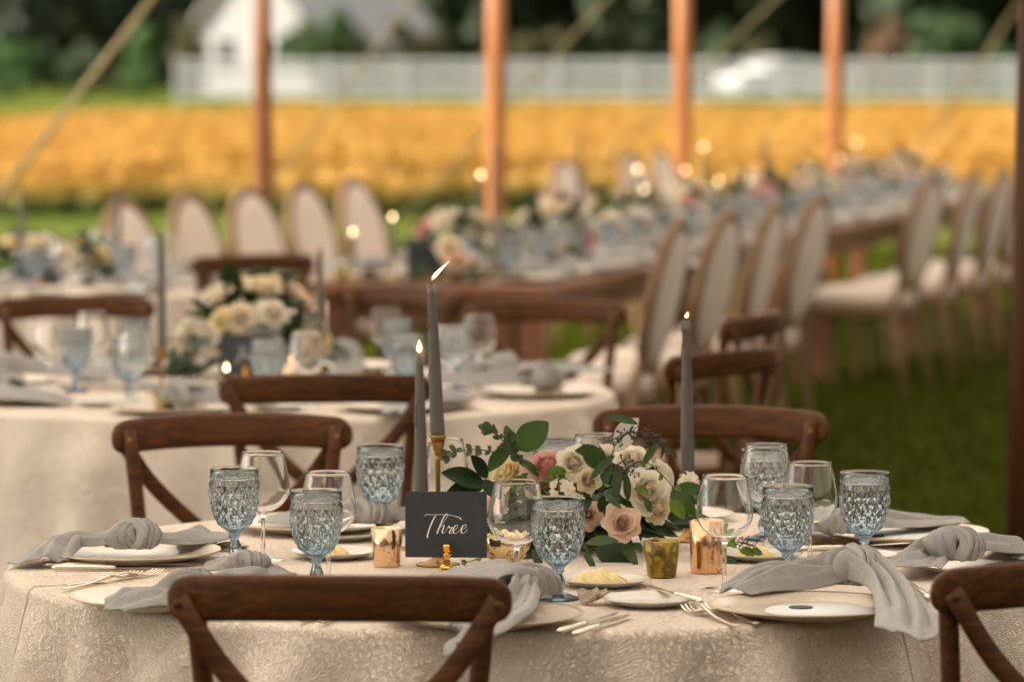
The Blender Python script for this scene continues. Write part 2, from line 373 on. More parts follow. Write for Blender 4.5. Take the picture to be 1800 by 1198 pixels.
def ground_mat(name, cols, scale, bump=.02, rough=.9):
    m = mat(name, cols[0], rough, spec=.03); N = m.node_tree.nodes; L = m.node_tree.links; b = N['Principled BSDF']
    tc = N.new('ShaderNodeTexCoord'); n = N.new('ShaderNodeTexNoise'); n.inputs['Scale'].default_value = scale; n.inputs['Detail'].default_value = 8; n.inputs['Roughness'].default_value = .7
    L.new(tc.outputs['Object'], n.inputs['Vector']); r = N.new('ShaderNodeValToRGB'); e = r.color_ramp.elements
    e[0].position = .3; e[1].position = .7; e[0].color = (*cols[0], 1); e[1].color = (*cols[1], 1)
    L.new(n.outputs['Fac'], r.inputs['Fac']); L.new(r.outputs[0], b.inputs['Base Color'])
    n2 = N.new('ShaderNodeTexNoise'); n2.inputs['Scale'].default_value = 45; n2.inputs['Detail'].default_value = 6; L.new(tc.outputs['Object'], n2.inputs['Vector'])
    bp = N.new('ShaderNodeBump'); bp.inputs['Distance'].default_value = bump; L.new(n2.outputs['Fac'], bp.inputs['Height']); L.new(bp.outputs[0], b.inputs['Normal'])
    return m
M['lawn'] = ground_mat('lawn', [(.08, .105, .014), (.12, .145, .024)], .5)
M['blade'] = mat('grass_blade', (.048, .058, .004), .9, spec=.05, var=.35, vscale=3, trans=.3)
M['turf'] = ground_mat('shade_tinted_turf', [(.032, .038, .002), (.054, .062, .004)], 1.5)  # darker green than the lawn: tent shade put into the colour
M['field_soil'] = ground_mat('field_soil', [(.08, .06, .02), (.13, .10, .03)], .4)
# =================================================================== THE SETTING
def structure(o): o['kind'] = 'structure'; return o
g = MB(); g.add([(-700, -60, 0), (700, -60, 0), (700, 1100, 0), (-700, 1100, 0)], [(0, 1, 2, 3)])
structure(g.build('lawn', M['lawn']))

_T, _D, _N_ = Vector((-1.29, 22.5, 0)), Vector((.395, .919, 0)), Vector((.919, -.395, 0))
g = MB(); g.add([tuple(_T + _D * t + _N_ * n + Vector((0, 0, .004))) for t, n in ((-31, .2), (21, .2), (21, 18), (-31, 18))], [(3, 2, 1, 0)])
structure(g.build('shade_tinted_turf', M['turf']))  # extra ground sheet whose colour carries the tent's shade
def quick_mesh(name, V, Fq, material, smooth=False):
    m = bpy.data.meshes.new(name)
    V = np.asarray(V, dtype=np.float32); Fq = np.asarray(Fq, dtype=np.int32)
    m.vertices.add(len(V)); m.vertices.foreach_set('co', V.ravel())
    k = Fq.shape[1]; m.loops.add(Fq.size); m.loops.foreach_set('vertex_index', Fq.ravel())
    m.polygons.add(len(Fq)); m.polygons.foreach_set('loop_start', np.arange(len(Fq), dtype=np.int32) * k)
    if smooth: m.polygons.foreach_set('use_smooth', np.ones(len(Fq), dtype=bool))
    m.materials.append(material); m.update(calc_edges=True); m.validate(); return m

# grass blades under and around the tables (one uncountable mass)
def blades(n, x0, x1, y0, y1, h0, h1, w=.004):
    x = rng.uniform(x0, x1, n); y = rng.uniform(y0, y1, n); h = rng.uniform(h0, h1, n); a = rng.uniform(0, 2 * PI, n)
    lx = rng.normal(0, .018, n); ly = rng.normal(0, .018, n); ww = w * rng.uniform(.7, 1.5, n)
    b = np.stack([x, y, np.zeros(n)], 1); s = np.stack([np.cos(a) * ww, np.sin(a) * ww, np.zeros(n)], 1)
    t = b + np.stack([lx, ly, h], 1)
    V = np.stack([b - s, b + s, t], 1).reshape(-1, 3); return V, np.arange(3 * n).reshape(-1, 3)
V, Fq = blades(150000, -4, 5, 9, 36, .03, .07, .006)
o = obj('grass', quick_mesh('grass', V, Fq, M['blade'])); tag(o, 'short mown grass under and beyond the tables', 'grass', kind='stuff')

# ---- ripening bean field: a rough bank of leaves, gold on top and green low down
def crop_mat():
    m = mat('ripening_crop', (.5, .3, .05), .75); N = m.node_tree.nodes; L = m.node_tree.links; b = N['Principled BSDF']
    tc = N.new('ShaderNodeTexCoord'); sx = N.new('ShaderNodeSeparateXYZ'); L.new(tc.outputs['Object'], sx.inputs[0])
    n = N.new('ShaderNodeTexNoise'); n.inputs['Scale'].default_value = .22; n.inputs['Detail'].default_value = 5; mp = N.new('ShaderNodeMapping'); mp.inputs['Scale'].default_value = (1.0, .22, 1)
    L.new(tc.outputs['Object'], mp.inputs[0]); L.new(mp.outputs[0], n.inputs['Vector'])
    r = N.new('ShaderNodeValToRGB'); e = r.color_ramp.elements; e[0].position = .34; e[1].position = .72
    e[0].color = (.50, .285, .052, 1); e[1].color = (.56, .295, .055, 1)
    L.new(n.outputs['Fac'], r.inputs['Fac'])
    mr = N.new('ShaderNodeMapRange'); mr.inputs['From Min'].default_value = .12; mr.inputs['From Max'].default_value = .36; L.new(sx.outputs['Z'], mr.inputs['Value'])
    mx = N.new('ShaderNodeMix'); mx.data_type = 'RGBA'; mx.inputs[6].default_value = (.07, .11, .016, 1); L.new(mr.outputs[0], mx.inputs[0]); L.new(r.outputs[0], mx.inputs[7])
    L.new(mx.outputs[2], b.inputs['Base Color'])
    t = N.new('ShaderNodeBsdfTranslucent'); L.new(mx.outputs[2], t.inputs['Color']); ms = N.new('ShaderNodeMixShader'); ms.inputs[0].default_value = .4
    L.new(b.outputs[0], ms.inputs[1]); L.new(t.outputs[0], ms.inputs[2]); L.new(ms.outputs[0], N['Material Output'].inputs['Surface'])
    return m
M['crop'] = crop_mat()
FY0, FY1 = 44.5, 90.0
g = MB(); g.add([(-90, FY0 - .4, .004), (90, FY0 - .4, .004), (90, FY1, .004), (-90, FY1, .004)], [(0, 1, 2, 3)])
structure(g.build('field_soil', M['field_soil']))
n = 220000
y = FY0 + (FY1 - FY0) * rng.random(n) ** 1.3; x = rng.uniform(-1, 1, n) * (8 + y * .17)
far = 90 - np.clip((-.045 - x / y) / .075, 0, 1.6) * 20; y = FY0 + (y - FY0) * (far - FY0) / (FY1 - FY0)
row = np.round(x / .38) * .38 + rng.normal(0, .09, n); x = row
h = rng.beta(3.0, 1.2, n) * (.56 + .06 * np.sin(x * .9) * np.cos(y * .35))
h = np.where(y < FY0 + 2.0, h * rng.uniform(.25, .75, n), h)
y = y + (1.2 * np.sin(x * .55) + .8 * np.sin(x * 1.7 + 1) + rng.normal(0, .5, n)) * np.clip(1.6 - (y - FY0) / 5, 0, 1)
c = np.stack([x, y, h], 1); sz = rng.uniform(.05, .12, n)[:, None]
a = rng.normal(0, 1, (n, 3)); a[:, 2] *= .45; a /= np.linalg.norm(a, axis=1)[:, None]
bb = np.cross(a, rng.normal(0, 1, (n, 3))); bb /= np.linalg.norm(bb, axis=1)[:, None]
V = np.stack([c - a * sz, c + bb * sz * .6, c + a * sz, c - bb * sz * .6], 1).reshape(-1, 3); V[:, 2] = np.maximum(V[:, 2], .006)
o = obj('bean_crop', quick_mesh('bean_crop', V, np.arange(4 * n).reshape(-1, 4), M['crop']))
tag(o, 'golden ripening bean crop filling the field behind the tent', 'crop', kind='stuff')

# ---- white rail fence behind the field
FENCE_Y = 139.0
fx0 = at(312, 150, FENCE_Y).x; npost = 17; sp = 2.44
fence = empty('rail_fence', (fx0, FENCE_Y, 0)); tag(fence, 'white four-rail paddock fence along the far side of the golden field', 'fence')
post = MB().add(*box(-.065, .065, -.065, .065, 0, 1.38, .008)).add(*lathe([(.095, 1.381), (.095, 1.40), (.005, 1.47)], 4), Matrix.Rotation(PI / 4, 4, 'Z')).mesh('post', M['white_paint'], False)
rail = MB().add(*box(.066, sp - .066, -.02, .02, -.085, .085, .006)).mesh('rail', M['white_paint'], False)
for i in range(npost):
    obj('post', post, fence, loc=(i * sp, 0, 0))
    if i < npost - 1:
        for z in (.28, .62, .96, 1.28): obj('rail', rail, fence, loc=(i * sp, 0, z))

# ---- trees, shrubs, the dark wood
def tree_leafmat(name, c):
    m = mat(name, c, .55, var=.45, vscale=.8, trans=.25); return m
TM = {'deep': tree_leafmat('deep_foliage', (.030, .048, .016)), 'green': tree_leafmat('mid_foliage', (.040, .080, .018)),
      'olive': tree_leafmat('olive_foliage', (.085, .080, .024)), 'bright': tree_leafmat('bright_foliage', (.055, .12, .022)), 'rust': tree_leafmat('rust_foliage', (.15, .085, .04))}
def crown_mesh(rx, ry, rz, n, s, material, clumps=14, low=-.9):
    cc = rng.normal(0, 1, (clumps, 3)); cc /= np.linalg.norm(cc, axis=1)[:, None]; cc *= rng.uniform(.25, .8, (clumps, 1)); cc[:, 2] = np.clip(cc[:, 2], low, 1)
    k = rng.integers(0, clumps, n); d = rng.normal(0, 1, (n, 3)); d /= np.linalg.norm(d, axis=1)[:, None]
    p = cc[k] + d * (rng.random((n, 1)) ** .45) * rng.uniform(.28, .48, clumps)[k][:, None]
    p = p * np.array([rx, ry, rz]); a = rng.normal(0, 1, (n, 3)); a /= np.linalg.norm(a, axis=1)[:, None]
    b = np.cross(a, d); b /= np.linalg.norm(b, axis=1)[:, None] + 1e-6; z = rng.uniform(.6, 1.3, (n, 1)) * s
    V = np.stack([p - a * z, p + b * z * .6, p + a * z, p - b * z * .6], 1).reshape(-1, 3)
    return quick_mesh('crown', V, np.arange(4 * n).reshape(-1, 4), material)
def trunk_mesh(h, r, limbs=5):
    b = MB(); b.add(*tube([(0, 0, 0), (.05 * h * .3, 0, h * .35), (0, .03 * h, h * .7), (0, 0, h)], [r * 1.3, r, r * .7, r * .25], 8))
    for i in range(limbs):
        a = 2.4 * i; z = h * (.35 + .1 * i); l = h * .35
        b.add(*tube([(0, 0, z), (math.cos(a) * l * .6, math.sin(a) * l * .6, z + l * .45), (math.cos(a) * l, math.sin(a) * l, z + l * .7)], [r * .5, r * .3, r * .1], 6))
    return b.mesh('trunk', M['wood_far'])
def tree(name, px, Y, h, rx, rz, kind, label, cat='tree', group=None, n=1800, s=.30, low=.55, clumps=16):
    X = (px - 900) / F * Y
    t = empty(name, (X, Y, 0)); tag(t, label, cat, group)
    obj('trunk', trunk_mesh(h * .8, max(.05, h * .022)), t)
    obj('crown', crown_mesh(rx, rx, rz, n, s, TM[kind], clumps), t, loc=(0, 0, h - rz * 1.0 if low is None else low + rz))
    return t
wood_spots = [(40, 172, 'deep'), (200, 176, 'deep'), (330, 182, 'deep'), (720, 186, 'deep'), (830, 176, 'deep'), (985, 180, 'deep'), (1100, 172, 'deep'), (1225, 178, 'deep'), (1350, 174, 'deep'), (1475, 180, 'deep'), (1590, 172, 'deep'), (1730, 178, 'deep'), (560, 196, 'deep'), (-90, 178, 'deep'), (1860, 174, 'deep')]
for i, (px, Y, k) in enumerate(sorted(wood_spots)):
    tree('forest_tree', px, Y, 11 + 2 * math.sin(i * 2.3), 3.0, 5.6, k, 'tall dark leafy tree, %s from the left in the wood behind the fence' % ORD[i], group='trees of the dark wood behind the fence', n=3000, s=.42, low=.3, clumps=26)
n = 26000                                       # the mass of the wood behind them
p = np.stack([rng.uniform(-48, 48, n), rng.uniform(196, 206, n), 14 * rng.random(n)], 1)
a = rng.normal(0, 1, (n, 3)); a /= np.linalg.norm(a, axis=1)[:, None]; b = np.cross(a, rng.normal(0, 1, (n, 3))); b /= np.linalg.norm(b, axis=1)[:, None]
V = np.stack([p - a * .8, p + b * .55, p + a * .8, p - b * .55], 1).reshape(-1, 3)
o = obj('distant_wood', quick_mesh('distant_wood', V, np.arange(4 * n).reshape(-1, 4), TM['deep'])); tag(o, 'dark mass of woodland at the very back', 'woodland', kind='stuff')
tree('round_tree', 557, 152, 3.4, 1.6, 1.55, 'green', 'round clipped green tree in front of the white house', n=2600, s=.16, low=.45)
tree('round_tree', 1657, 152, 3.3, 1.55, 1.35, 'green', 'round dark green tree behind the fence at far right', n=2600, s=.16, low=.7)
for px, Y, rx, rz, k, lab in [(25, 150, .9, 1.1, 'bright', 'bright green bush at the far left edge of the field'),
        (150, 156, 1.0, 1.0, 'green', 'green bush between two bright bushes at far left'),
        (255, 150, 1.0, 1.25, 'bright', 'bright green bush just left of the white fence end'),
        (330, 160, .9, 1.4, 'olive', 'olive bush left of the white house'),
        (640, 157, .9, 1.5, 'olive', 'olive bush before the right end of the white house'),
        (735, 158, 1.4, 1.5, 'olive', 'olive brown bush right of the white house'),
        (950, 158, 1.7, 1.55, 'olive', 'wide olive bush behind the fence between two tent poles'),
        (1265, 160, 1.2, 1.6, 'green', 'tall green bush behind the third tent pole'),
        (1340, 158, .9, 1.3, 'olive', 'olive bush behind the white car'),
        (1560, 158, 1.1, 1.6, 'rust', 'rusty brown bush left of the round dark tree'),
        (1760, 154, .8, 1.0, 'bright', 'bright green bush at the far right behind the fence')]:
    tree('bush', px, Y, rz * 2, rx, rz, k, lab, 'bush', 'bushes behind the field', n=1500, s=.16, low=.05, clumps=12)

# ---- white house
Y = 164; hx0 = (372 - 900) / F * Y; hx1 = (668 - 900) / F * Y
house = empty('white_house', ((hx0 + hx1) / 2 - 1.5, Y, 0), math.radians(-42)); tag(house, 'white house with pale grey roof behind the fence', 'house')
w = (hx1 - hx0) / 2
wb = MB(); v = [(-w, 0, 0), (w, 0, 0), (w, 0, 2.4), (0, 0, 5.6), (-w, 0, 2.4), (-w, 6, 0), (w, 6, 0), (w, 6, 2.4), (0, 6, 5.6), (-w, 6, 2.4)]
wb.add(v, [(0, 1, 2, 3, 4), (9, 8, 7, 6, 5), (1, 6, 7, 2), (5, 0, 4, 9)]); wb.build('wall', M['house_paint'], house, False)
for s in (-1, 1):
    r_ = MB(); e = [(s * (w + .75), 1.75), (0, 5.75)]
    q = [(e[0][0], -.5, e[0][1]), (e[1][0], -.5, e[1][1]), (e[1][0], 6.5, e[1][1]), (e[0][0], 6.5, e[0][1])]
    q2 = [(x, y, z + .16) for x, y, z in q]
    r_.add(q + q2, [(0, 1, 2, 3), (7, 6, 5, 4), (0, 4, 5, 1), (1, 5, 6, 2), (2, 6, 7, 3), (3, 7, 4, 0)]); r_.build('roof', M['roof'], house, False)
for x in (-1.6, 1.5):
    wi = MB().add(*box(x - .5, x + .5, -.05, -.01, .95, 2.2)).build('window', M['window'], house, False)
    fr = MB()
    for q in ((x - .58, x - .5, .87, 2.28), (x + .5, x + .58, .87, 2.28), (x - .5, x + .5, .87, .95), (x - .5, x + .5, 2.2, 2.28), (x - .02, x + .02, .95, 2.2)): fr.add(*box(q[0], q[1], -.08, -.052, q[2], q[3]))
    fr.build('window_frame', M['white_paint'], wi, False)
dr = MB().add(*box(-.45, .45, -.06, -.01, 0, 2.05)).build('door', M['roof'], house, False)
MB().add(*lathe([(.03, -.02), (.03, .02)], 10), Matrix.Translation((.36, -.08, 1.0))).build('handle', M['brass'], dr)

# ---- parked white car
car = empty('parked_car', ((1368 - 900) / F * 150, 149, 0), math.radians(28)); tag(car, 'white car parked on the grass beyond the fence', 'car')
prof = [(-2.1, .35), (-2.15, .62), (-2.0, .86), (-1.25, .98), (-.55, 1.42), (.55, 1.45), (1.25, 1.05), (2.0, .95), (2.12, .62), (2.08, .35)]
ys = [(-.82, .86), (-.88, 1), (.88, 1), (.82, .86)]
v, f = [], []
for yy, k in ys: v += [(x, yy * (1 - .14 * max(0, (z - .95) / .5)), .35 + (z - .35) * (1 if k == 1 else .97)) for x, z in prof]
n = len(prof)
for j in range(3):
    for i in range(n): f.append((j * n + i, j * n + (i + 1) % n, (j + 1) * n + (i + 1) % n, (j + 1) * n + i))
f.append(tuple(range(n))[::-1]); f.append(tuple(3 * n + i for i in range(n)))
MB().add(v, f).build('body', M['carpaint'], car, False)
for s in (-1, 1):
    wq = [(-1.05, s * .79, 1.02), (-.52, s * .76, 1.34), (.5, s * .76, 1.36), (1.0, s * .79, 1.06)]
    wq2 = [(x, yy + s * .075, z) for x, yy, z in wq]
    MB().add(wq + wq2, [(0, 1, 2, 3), (7, 6, 5, 4), (0, 4, 5, 1), (1, 5, 6, 2), (2, 6, 7, 3), (3, 7, 4, 0)]).build('window', M['window'], car, False)
    for x in (-1.3, 1.3):
        Mw = Matrix.Translation((x, s * .84, .33)) @ Matrix.Rotation(PI / 2, 4, 'X')
        wh = MB().add(*lathe([(.22, -.1), (.32, -.1), (.33, -.06), (.33, .06), (.32, .1), (.22, .1)], 20), Mw).build('wheel', M['tyre'], car)
        MB().add(*lathe([(.2, -.104), (.2, .104)], 16), Mw).build('rim', M['silver'], wh)
    MB().add(*box(-2.17, -2.08, s * .55 - .14, s * .55 + .14, .62, .76, .02)).build('headlight', M['menu'], car)

# ---- tent: poles, straps, sailcloth
TD = Vector((.395, .919, 0)); TN = Vector((.919, -.395, 0)); TP = Vector((-1.29, 22.5, 0))
EAVE, RIDGE, HALF = 2.42, 5.2, 9.0
def canopy_z(n, t):
    u = min(1, abs(n - HALF) / HALF); z = EAVE + (RIDGE - EAVE) * (1 - u) ** 1.25
    return z - .10 * u * (1 - abs(math.cos(PI * t / 3.05)))
v = []; NU, NV = 37, 111
for i in range(NV):
    t = -24.0 + 45.3 * i / (NV - 1)
    for j in range(NU):
        nn = -.25 + 18.5 * j / (NU - 1); p = TP + TD * t + TN * nn
        v.append((p.x, p.y, canopy_z(nn, t) + .06))
canvas = bpy.data.materials.new('sailcloth'); canvas.use_nodes = True
N = canvas.node_tree.nodes; L = canvas.node_tree.links; N.remove(N['Principled BSDF'])
d_ = N.new('ShaderNodeBsdfDiffuse'); t_ = N.new('ShaderNodeBsdfTranslucent'); ms = N.new('ShaderNodeMixShader'); ms.inputs[0].default_value = .5
for q in (d_, t_): q.inputs['Color'].default_value = (.88, .83, .77, 1)
L.new(d_.outputs[0], ms.inputs[1]); L.new(t_.outputs[0], ms.inputs[2]); L.new(ms.outputs[0], N['Material Output'].inputs['Surface'])
o = MB().add(v, grid_faces(NV, NU)).build('tent_canopy', canvas); tag(o, 'cream sailcloth tent roof over all the tables, above the picture', 'tent')
def light_screen(t0, n0, t1, n1, label):  # unseen screens added to keep light off surfaces facing the viewer
    A_ = TP + TD * t0 + TN * n0; B_ = TP + TD * t1 + TN * n1; k = int((B_ - A_).length / .15); u = (B_ - A_).normalized(); w_ = Vector((-u.y, u.x, 0)); v = []
    for i in range(k + 1):
        f_ = i / k; q = A_.lerp(B_, f_) + w_ * .035 * math.sin(i * 1.1); nn = n0 + (n1 - n0) * f_; t = t0 + (t1 - t0) * f_
        for z in (.02, canopy_z(nn, t) * .5, canopy_z(nn, t) + .04): v.append((q.x, q.y, z))
    o = MB().add(v, grid_faces(k + 1, 3)).build('added_light_screen', M['light_screen']); tag(o, label, 'tent wall', 'added light-blocking screens')
light_screen(-23.9, 0, -23.9, 18, 'added canvas screen blocking light behind the viewer, outside the picture'); light_screen(-23.9, 18.1, 14, 18.1, 'added canvas screen blocking light along the right, outside the picture')
strap_lab = ['first', 'second', 'third', 'fourth']
for i, (lab) in enumerate(['dark brown tent pole, leftmost, behind the oval-back chairs', 'orange brown tent pole, second from the left, above the long table', 'orange brown tent pole, third from the left', 'orange brown tent pole, fourth from the left, near the far end of the tables']):
    p = TP + TD * (3.05 * i) - TN * .01
    r = .047 if i == 0 else .055
    b = MB().add(*tube([(0, 0, .0), (0, 0, .6), (0, 0, 1.6), (0, 0, EAVE + .02)], [r * .96, r, r * 1.02, r * .95], 20))
    tp = empty('tent_pole', p); tag(tp, lab, 'tent pole', 'wooden side poles of the tent')
    b.build('shaft', M['shadepole'] if i == 0 else M['pole'], tp)
    MB().add(*lathe([(r * 1.15, EAVE - .12), (r * 1.15, EAVE - .04)], 20)).build('collar', M['strap'], tp)
for px0, py0, px1, py1, i, lab in [(265, 0, 0, 340, 0, 'pale tan guy strap slanting down at the far left edge'), (690, 45, 505, 290, 1, 'thin brown guy strap crossing in front of the white house'), (1065, 0, 940, 135, 2, 'olive tan guy strap left of the third tent pole'),
                              (1362, 0, 1235, 120, 3, 'yellowish guy strap just right of the third tent pole'), (1795, 0, 1615, 275, 4, 'tan guy strap slanting near the right edge')]:
    # straps run from the eave out to stakes on the lawn, away from the tent side
    dd = {0: 20.5, 1: 25.6, 2: 28.2, 3: 31, 4: 33}[i]
    A = at(px0, py0, dd); B = at(px1, py1, dd + 1.3)
    dirv = (B - A).normalized(); A = A + dirv * ((EAVE - A.z) / dirv.z); E = A + dirv * (-(A.z) / dirv.z)
    wd = .032 if i in (0, 4) else .024
    st = empty('guy_strap', E); tag(st, lab, 'guy strap', 'guy straps of the tent')
    MB().add(*strip([A - E, (A - E) * .5 + Vector((0, 0, -.01)), (0, 0, .02)], wd, .004, (0, 1, .15))).build('webbing', M['strap'], st)
    MB().add(*tube([(0, 0, -.1), (0, 0, .12)], .016, 8)).build('stake', M['tyre'], st)
# close dark pole at the right edge of the picture
pA = at(1824, 0, 11.2); pB = at(1802, 930, 11.2); dv = (pB - pA).normalized()
low = pA + dv * (-pA.z / dv.z); up_ = pA + dv * ((4.4 - pA.z) / dv.z)
tp = empty('tent_pole', low); tag(tp, 'near dark brown tent pole at the right edge of the picture', 'tent pole')
MB().add(*tube([(0, 0, 0), (up_ - low) * .3, (up_ - low) * .7, up_ - low], [.049, .05, .05, .048], 20)).build('shaft', M['darkpole'], tp)
MB().add(*lathe([(.11, 0), (.11, .012), (.05, .02)], 20)).build('base_plate', M['tyre'], tp)
# =================================================================== PROTOTYPES
def make_cross_chair():
    """cross-back chair, sitter faces +Y, origin on the floor"""
    t = empty('cross_back_chair')
    W = .247
    def rail_y(x): return -.262 + .062 * (x / W) ** 2
    # bent top rail: rounded board, ends rounded off
    v = []; n = 41; k = 16
    for i in range(n):
        u = -1 + 2 * i / (n - 1); x = W * math.copysign(1 - (1 - abs(u)) ** 1.5, u) if abs(u) > .0 else 0; e = abs(x) / W
        hh = .034 * math.sqrt(max(0.0004, 1 - max(0, (e - .86) / .14) ** 2.4)); tt = .0125 * math.sqrt(max(.002, 1 - max(0, (e - .93) / .07) ** 2))
        zc = .868 - .010 * e ** 2.5
        sl = .124 * x / (W * W); nx, ny = sl, -1; ln = math.hypot(nx, ny); nx, ny = nx / ln * -1, ny / ln * -1
        for j in range(k):
            a = 2 * PI * j / k; ca, sa = math.cos(a), math.sin(a)
            p = (abs(ca) ** .55) * math.copysign(1, ca) * tt; q = (abs(sa) ** .55) * math.copysign(1, sa) * hh
            v.append((x + nx * p, rail_y(x) + ny * p - .10 * q, zc + q))
    f = grid_faces(n, k, True); f.append(tuple(range(k))[::-1]); f.append(tuple((n - 1) * k + j for j in range(k)))
    MB().add(v, f).build('top_rail', M['chair'], t)
    for s in (-1, 1):
        top = Vector((s * .212, rail_y(.212) + .019, .878))
        pts = crom([(s * .185, -.235, 0), (s * .182, -.205, .25), (s * .180, -.19, .45), (s * .190, -.186, .64), top], 5)
        p_ = MB().add(*tube(pts, [.0155] * 12 + [.0148] * (len(pts) - 13) + [.0125], 12)).build('back_post', M['chair'], t)
        MB().add(*lathe([(.0005, .004), (.004, .0035), (.0052, .001), (.0052, -.006)], 12), Matrix.Translation(top + Vector((0, .012, -.022))) @ Matrix.Rotation(-PI / 2, 4, 'X')).build('bolt', M['brass'], p_)
        # cross slat: from the rail end on the outer face down to the opposite post
        y0 = rail_y(.228) - .022
        pts = crom([(s * .229, y0, .862), (s * .16, -.247 - (.004 if s > 0 else -.004), .76), (s * .05, -.262 - (.006 if s > 0 else -.006), .655), (-s * .07, -.245, .56), (-s * .165, -.206, .488)], 6)
        c_ = MB().add(*strip(pts, [.031] * len(pts), .011, (0, 1, 0))).build('cross_slat', M['chair'], t)
        MB().add(*lathe([(.0005, .004), (.006, .003), (.0075, 0), (.0075, -.004)], 12), Matrix.Translation((s * .229, y0 - .006, .855)) @ Matrix.Rotation(PI / 2, 4, 'X')).build('bolt', M['chair'], c_)
        MB().add(*tube([(s * .195, .195, 0), (s * .19, .185, .44)], [.014, .018], 12)).build('front_leg', M['chair'], t)
        MB().add(*tube([(s * .187, -.215, .22), (s * .193, .19, .20)], .009, 8)).build('stretcher', M['chair'], t)
    MB().add(*tube([(-.19, 0, .212), (.19, 0, .212)], .009, 8)).build('stretcher', M['chair'], t)
    # seat: frame and woven panel
    out = []
    for i in range(40):
        a = 2 * PI * i / 40; ca, sa = math.cos(a), math.sin(a)
        x = .225 * math.copysign(abs(ca) ** .5, ca) * (1 + .06 * sa); y = .215 * math.copysign(abs(sa) ** .5, sa); out.append((x, y))
    v = [(x * .97, y * .97, .438) for x, y in out] + [(x, y, .446) for x, y in out] + [(x, y, .466) for x, y in out] + [(x * .97, y * .97, .474) for x, y in out] + [(x * .86, y * .86, .472) for x, y in out]
    f = grid_faces(5, 40, True); f.append(tuple(range(40))[::-1]); f.append(tuple(160 + i for i in range(40)))
    st = MB().add(v, f).build('seat', M['chair'], t)
    MB().add([(x * .85, y * .85, .4745) for x, y in out] + [(0, 0, .466)], [(i, (i + 1) % 40, 40) for i in range(40)]).build('woven_panel', M['rattan'], st)
    return t

def make_oval_chair():
    """oval-back dining chair, faces +Y"""
    t = empty('oval_back_chair')
    tilt = math.radians(13); Mb = Matrix.Translation((0, -.23, .50)) @ Matrix.Rotation(tilt, 4, 'X')
    def ell(rx, rz, zc, n=36): return [(rx * math.cos(2 * PI * i / n), 0, zc + rz * math.sin(2 * PI * i / n)) for i in range(n)]
    n = 36; v = []; k = 8
    for i in range(n):
        a = 2 * PI * i / n; c = Vector((.225 * math.cos(a), 0, .285 + .265 * math.sin(a))); r_ = Vector((math.cos(a), 0, math.sin(a)))
        for j in range(k):
            b = 2 * PI * j / k; v.append(tuple(c + r_ * .023 * math.cos(b) + Vector((0, .022 * math.sin(b), 0))))
    f = [(i * k + j, i * k + (j + 1) % k, ((i + 1) % n) * k + (j + 1) % k, ((i + 1) % n) * k + j) for i in range(n) for j in range(k)]
    fr = MB().add(v, f, Mb).build('back_frame', M['limed'], t)
    # padded oval
    v = []; R = 8
    for s in (-1, 1):
        for q in range(R):
            e = 1 - q / (R - 1) * .999; y = s * (.012 + .028 * math.sqrt(1 - e ** 2.5))
            for i in range(n):
                a = 2 * PI * i / n; v.append((.21 * e * math.cos(a), y, .285 + .25 * e * math.sin(a)))
    f = []
    for s in range(2):
        for q in range(R - 1):
            for i in range(n):
                A = (s * R + q) * n + i; B = (s * R + q) * n + (i + 1) % n; f.append((A, B, B + n, A + n) if s else (B, A, A + n, B + n))
    MB().add(v, f, Mb).build('back_cushion', M['linen'], t)
    for s in (-1, 1):
        MB().add(*tube([Mb @ Vector((s * .13, 0, .08)), Mb @ Vector((s * .16, .0, -.02)), (s * .19, -.22, .40), (s * .2, -.25, .2), (s * .205, -.29, 0)], [.017, .019, .021, .018, .013], 10)).build('back_leg', M['limed'], t)
        MB().add(*lathe([(.012, 0), (.016, .02), (.014, .05), (.024, .34), (.028, .36), (.022, .38), (.028, .40)], 12), Matrix.Translation((s * .2, .21, 0))).build('front_leg', M['limed'], t)
    out = []
    for i in range(36):
        a = 2 * PI * i / 36; ca, sa = math.cos(a), math.sin(a); out.append((.245 * math.copysign(abs(ca) ** .6, ca) * (1 + .08 * sa), .25 * math.copysign(abs(sa) ** .6, sa)))
    v = []; prof = [(.96, .385), (1, .39), (1, .435), (.98, .44)]
    for e, z in prof: v += [(x * e, y * e, z) for x, y in out]
    f = grid_faces(4, 36, True); f.append(tuple(range(36))[::-1]); f.append(tuple(108 + i for i in range(36)))
    MB().add(v, f).build('seat_frame', M['limed'], t)
    v = []; prof = [(.97, .441), (.985, .46), (.97, .49), (.88, .51), (.6, .522), (.2, .527), (.02, .528)]
    for e, z in prof: v += [(x * e, y * e, z) for x, y in out]
    f = grid_faces(7, 36, True); f.append(tuple(range(36))[::-1]); f.append(tuple(216 + i for i in range(36)))
    MB().add(v, f).build('seat_cushion', M['linen'], t)
    return t

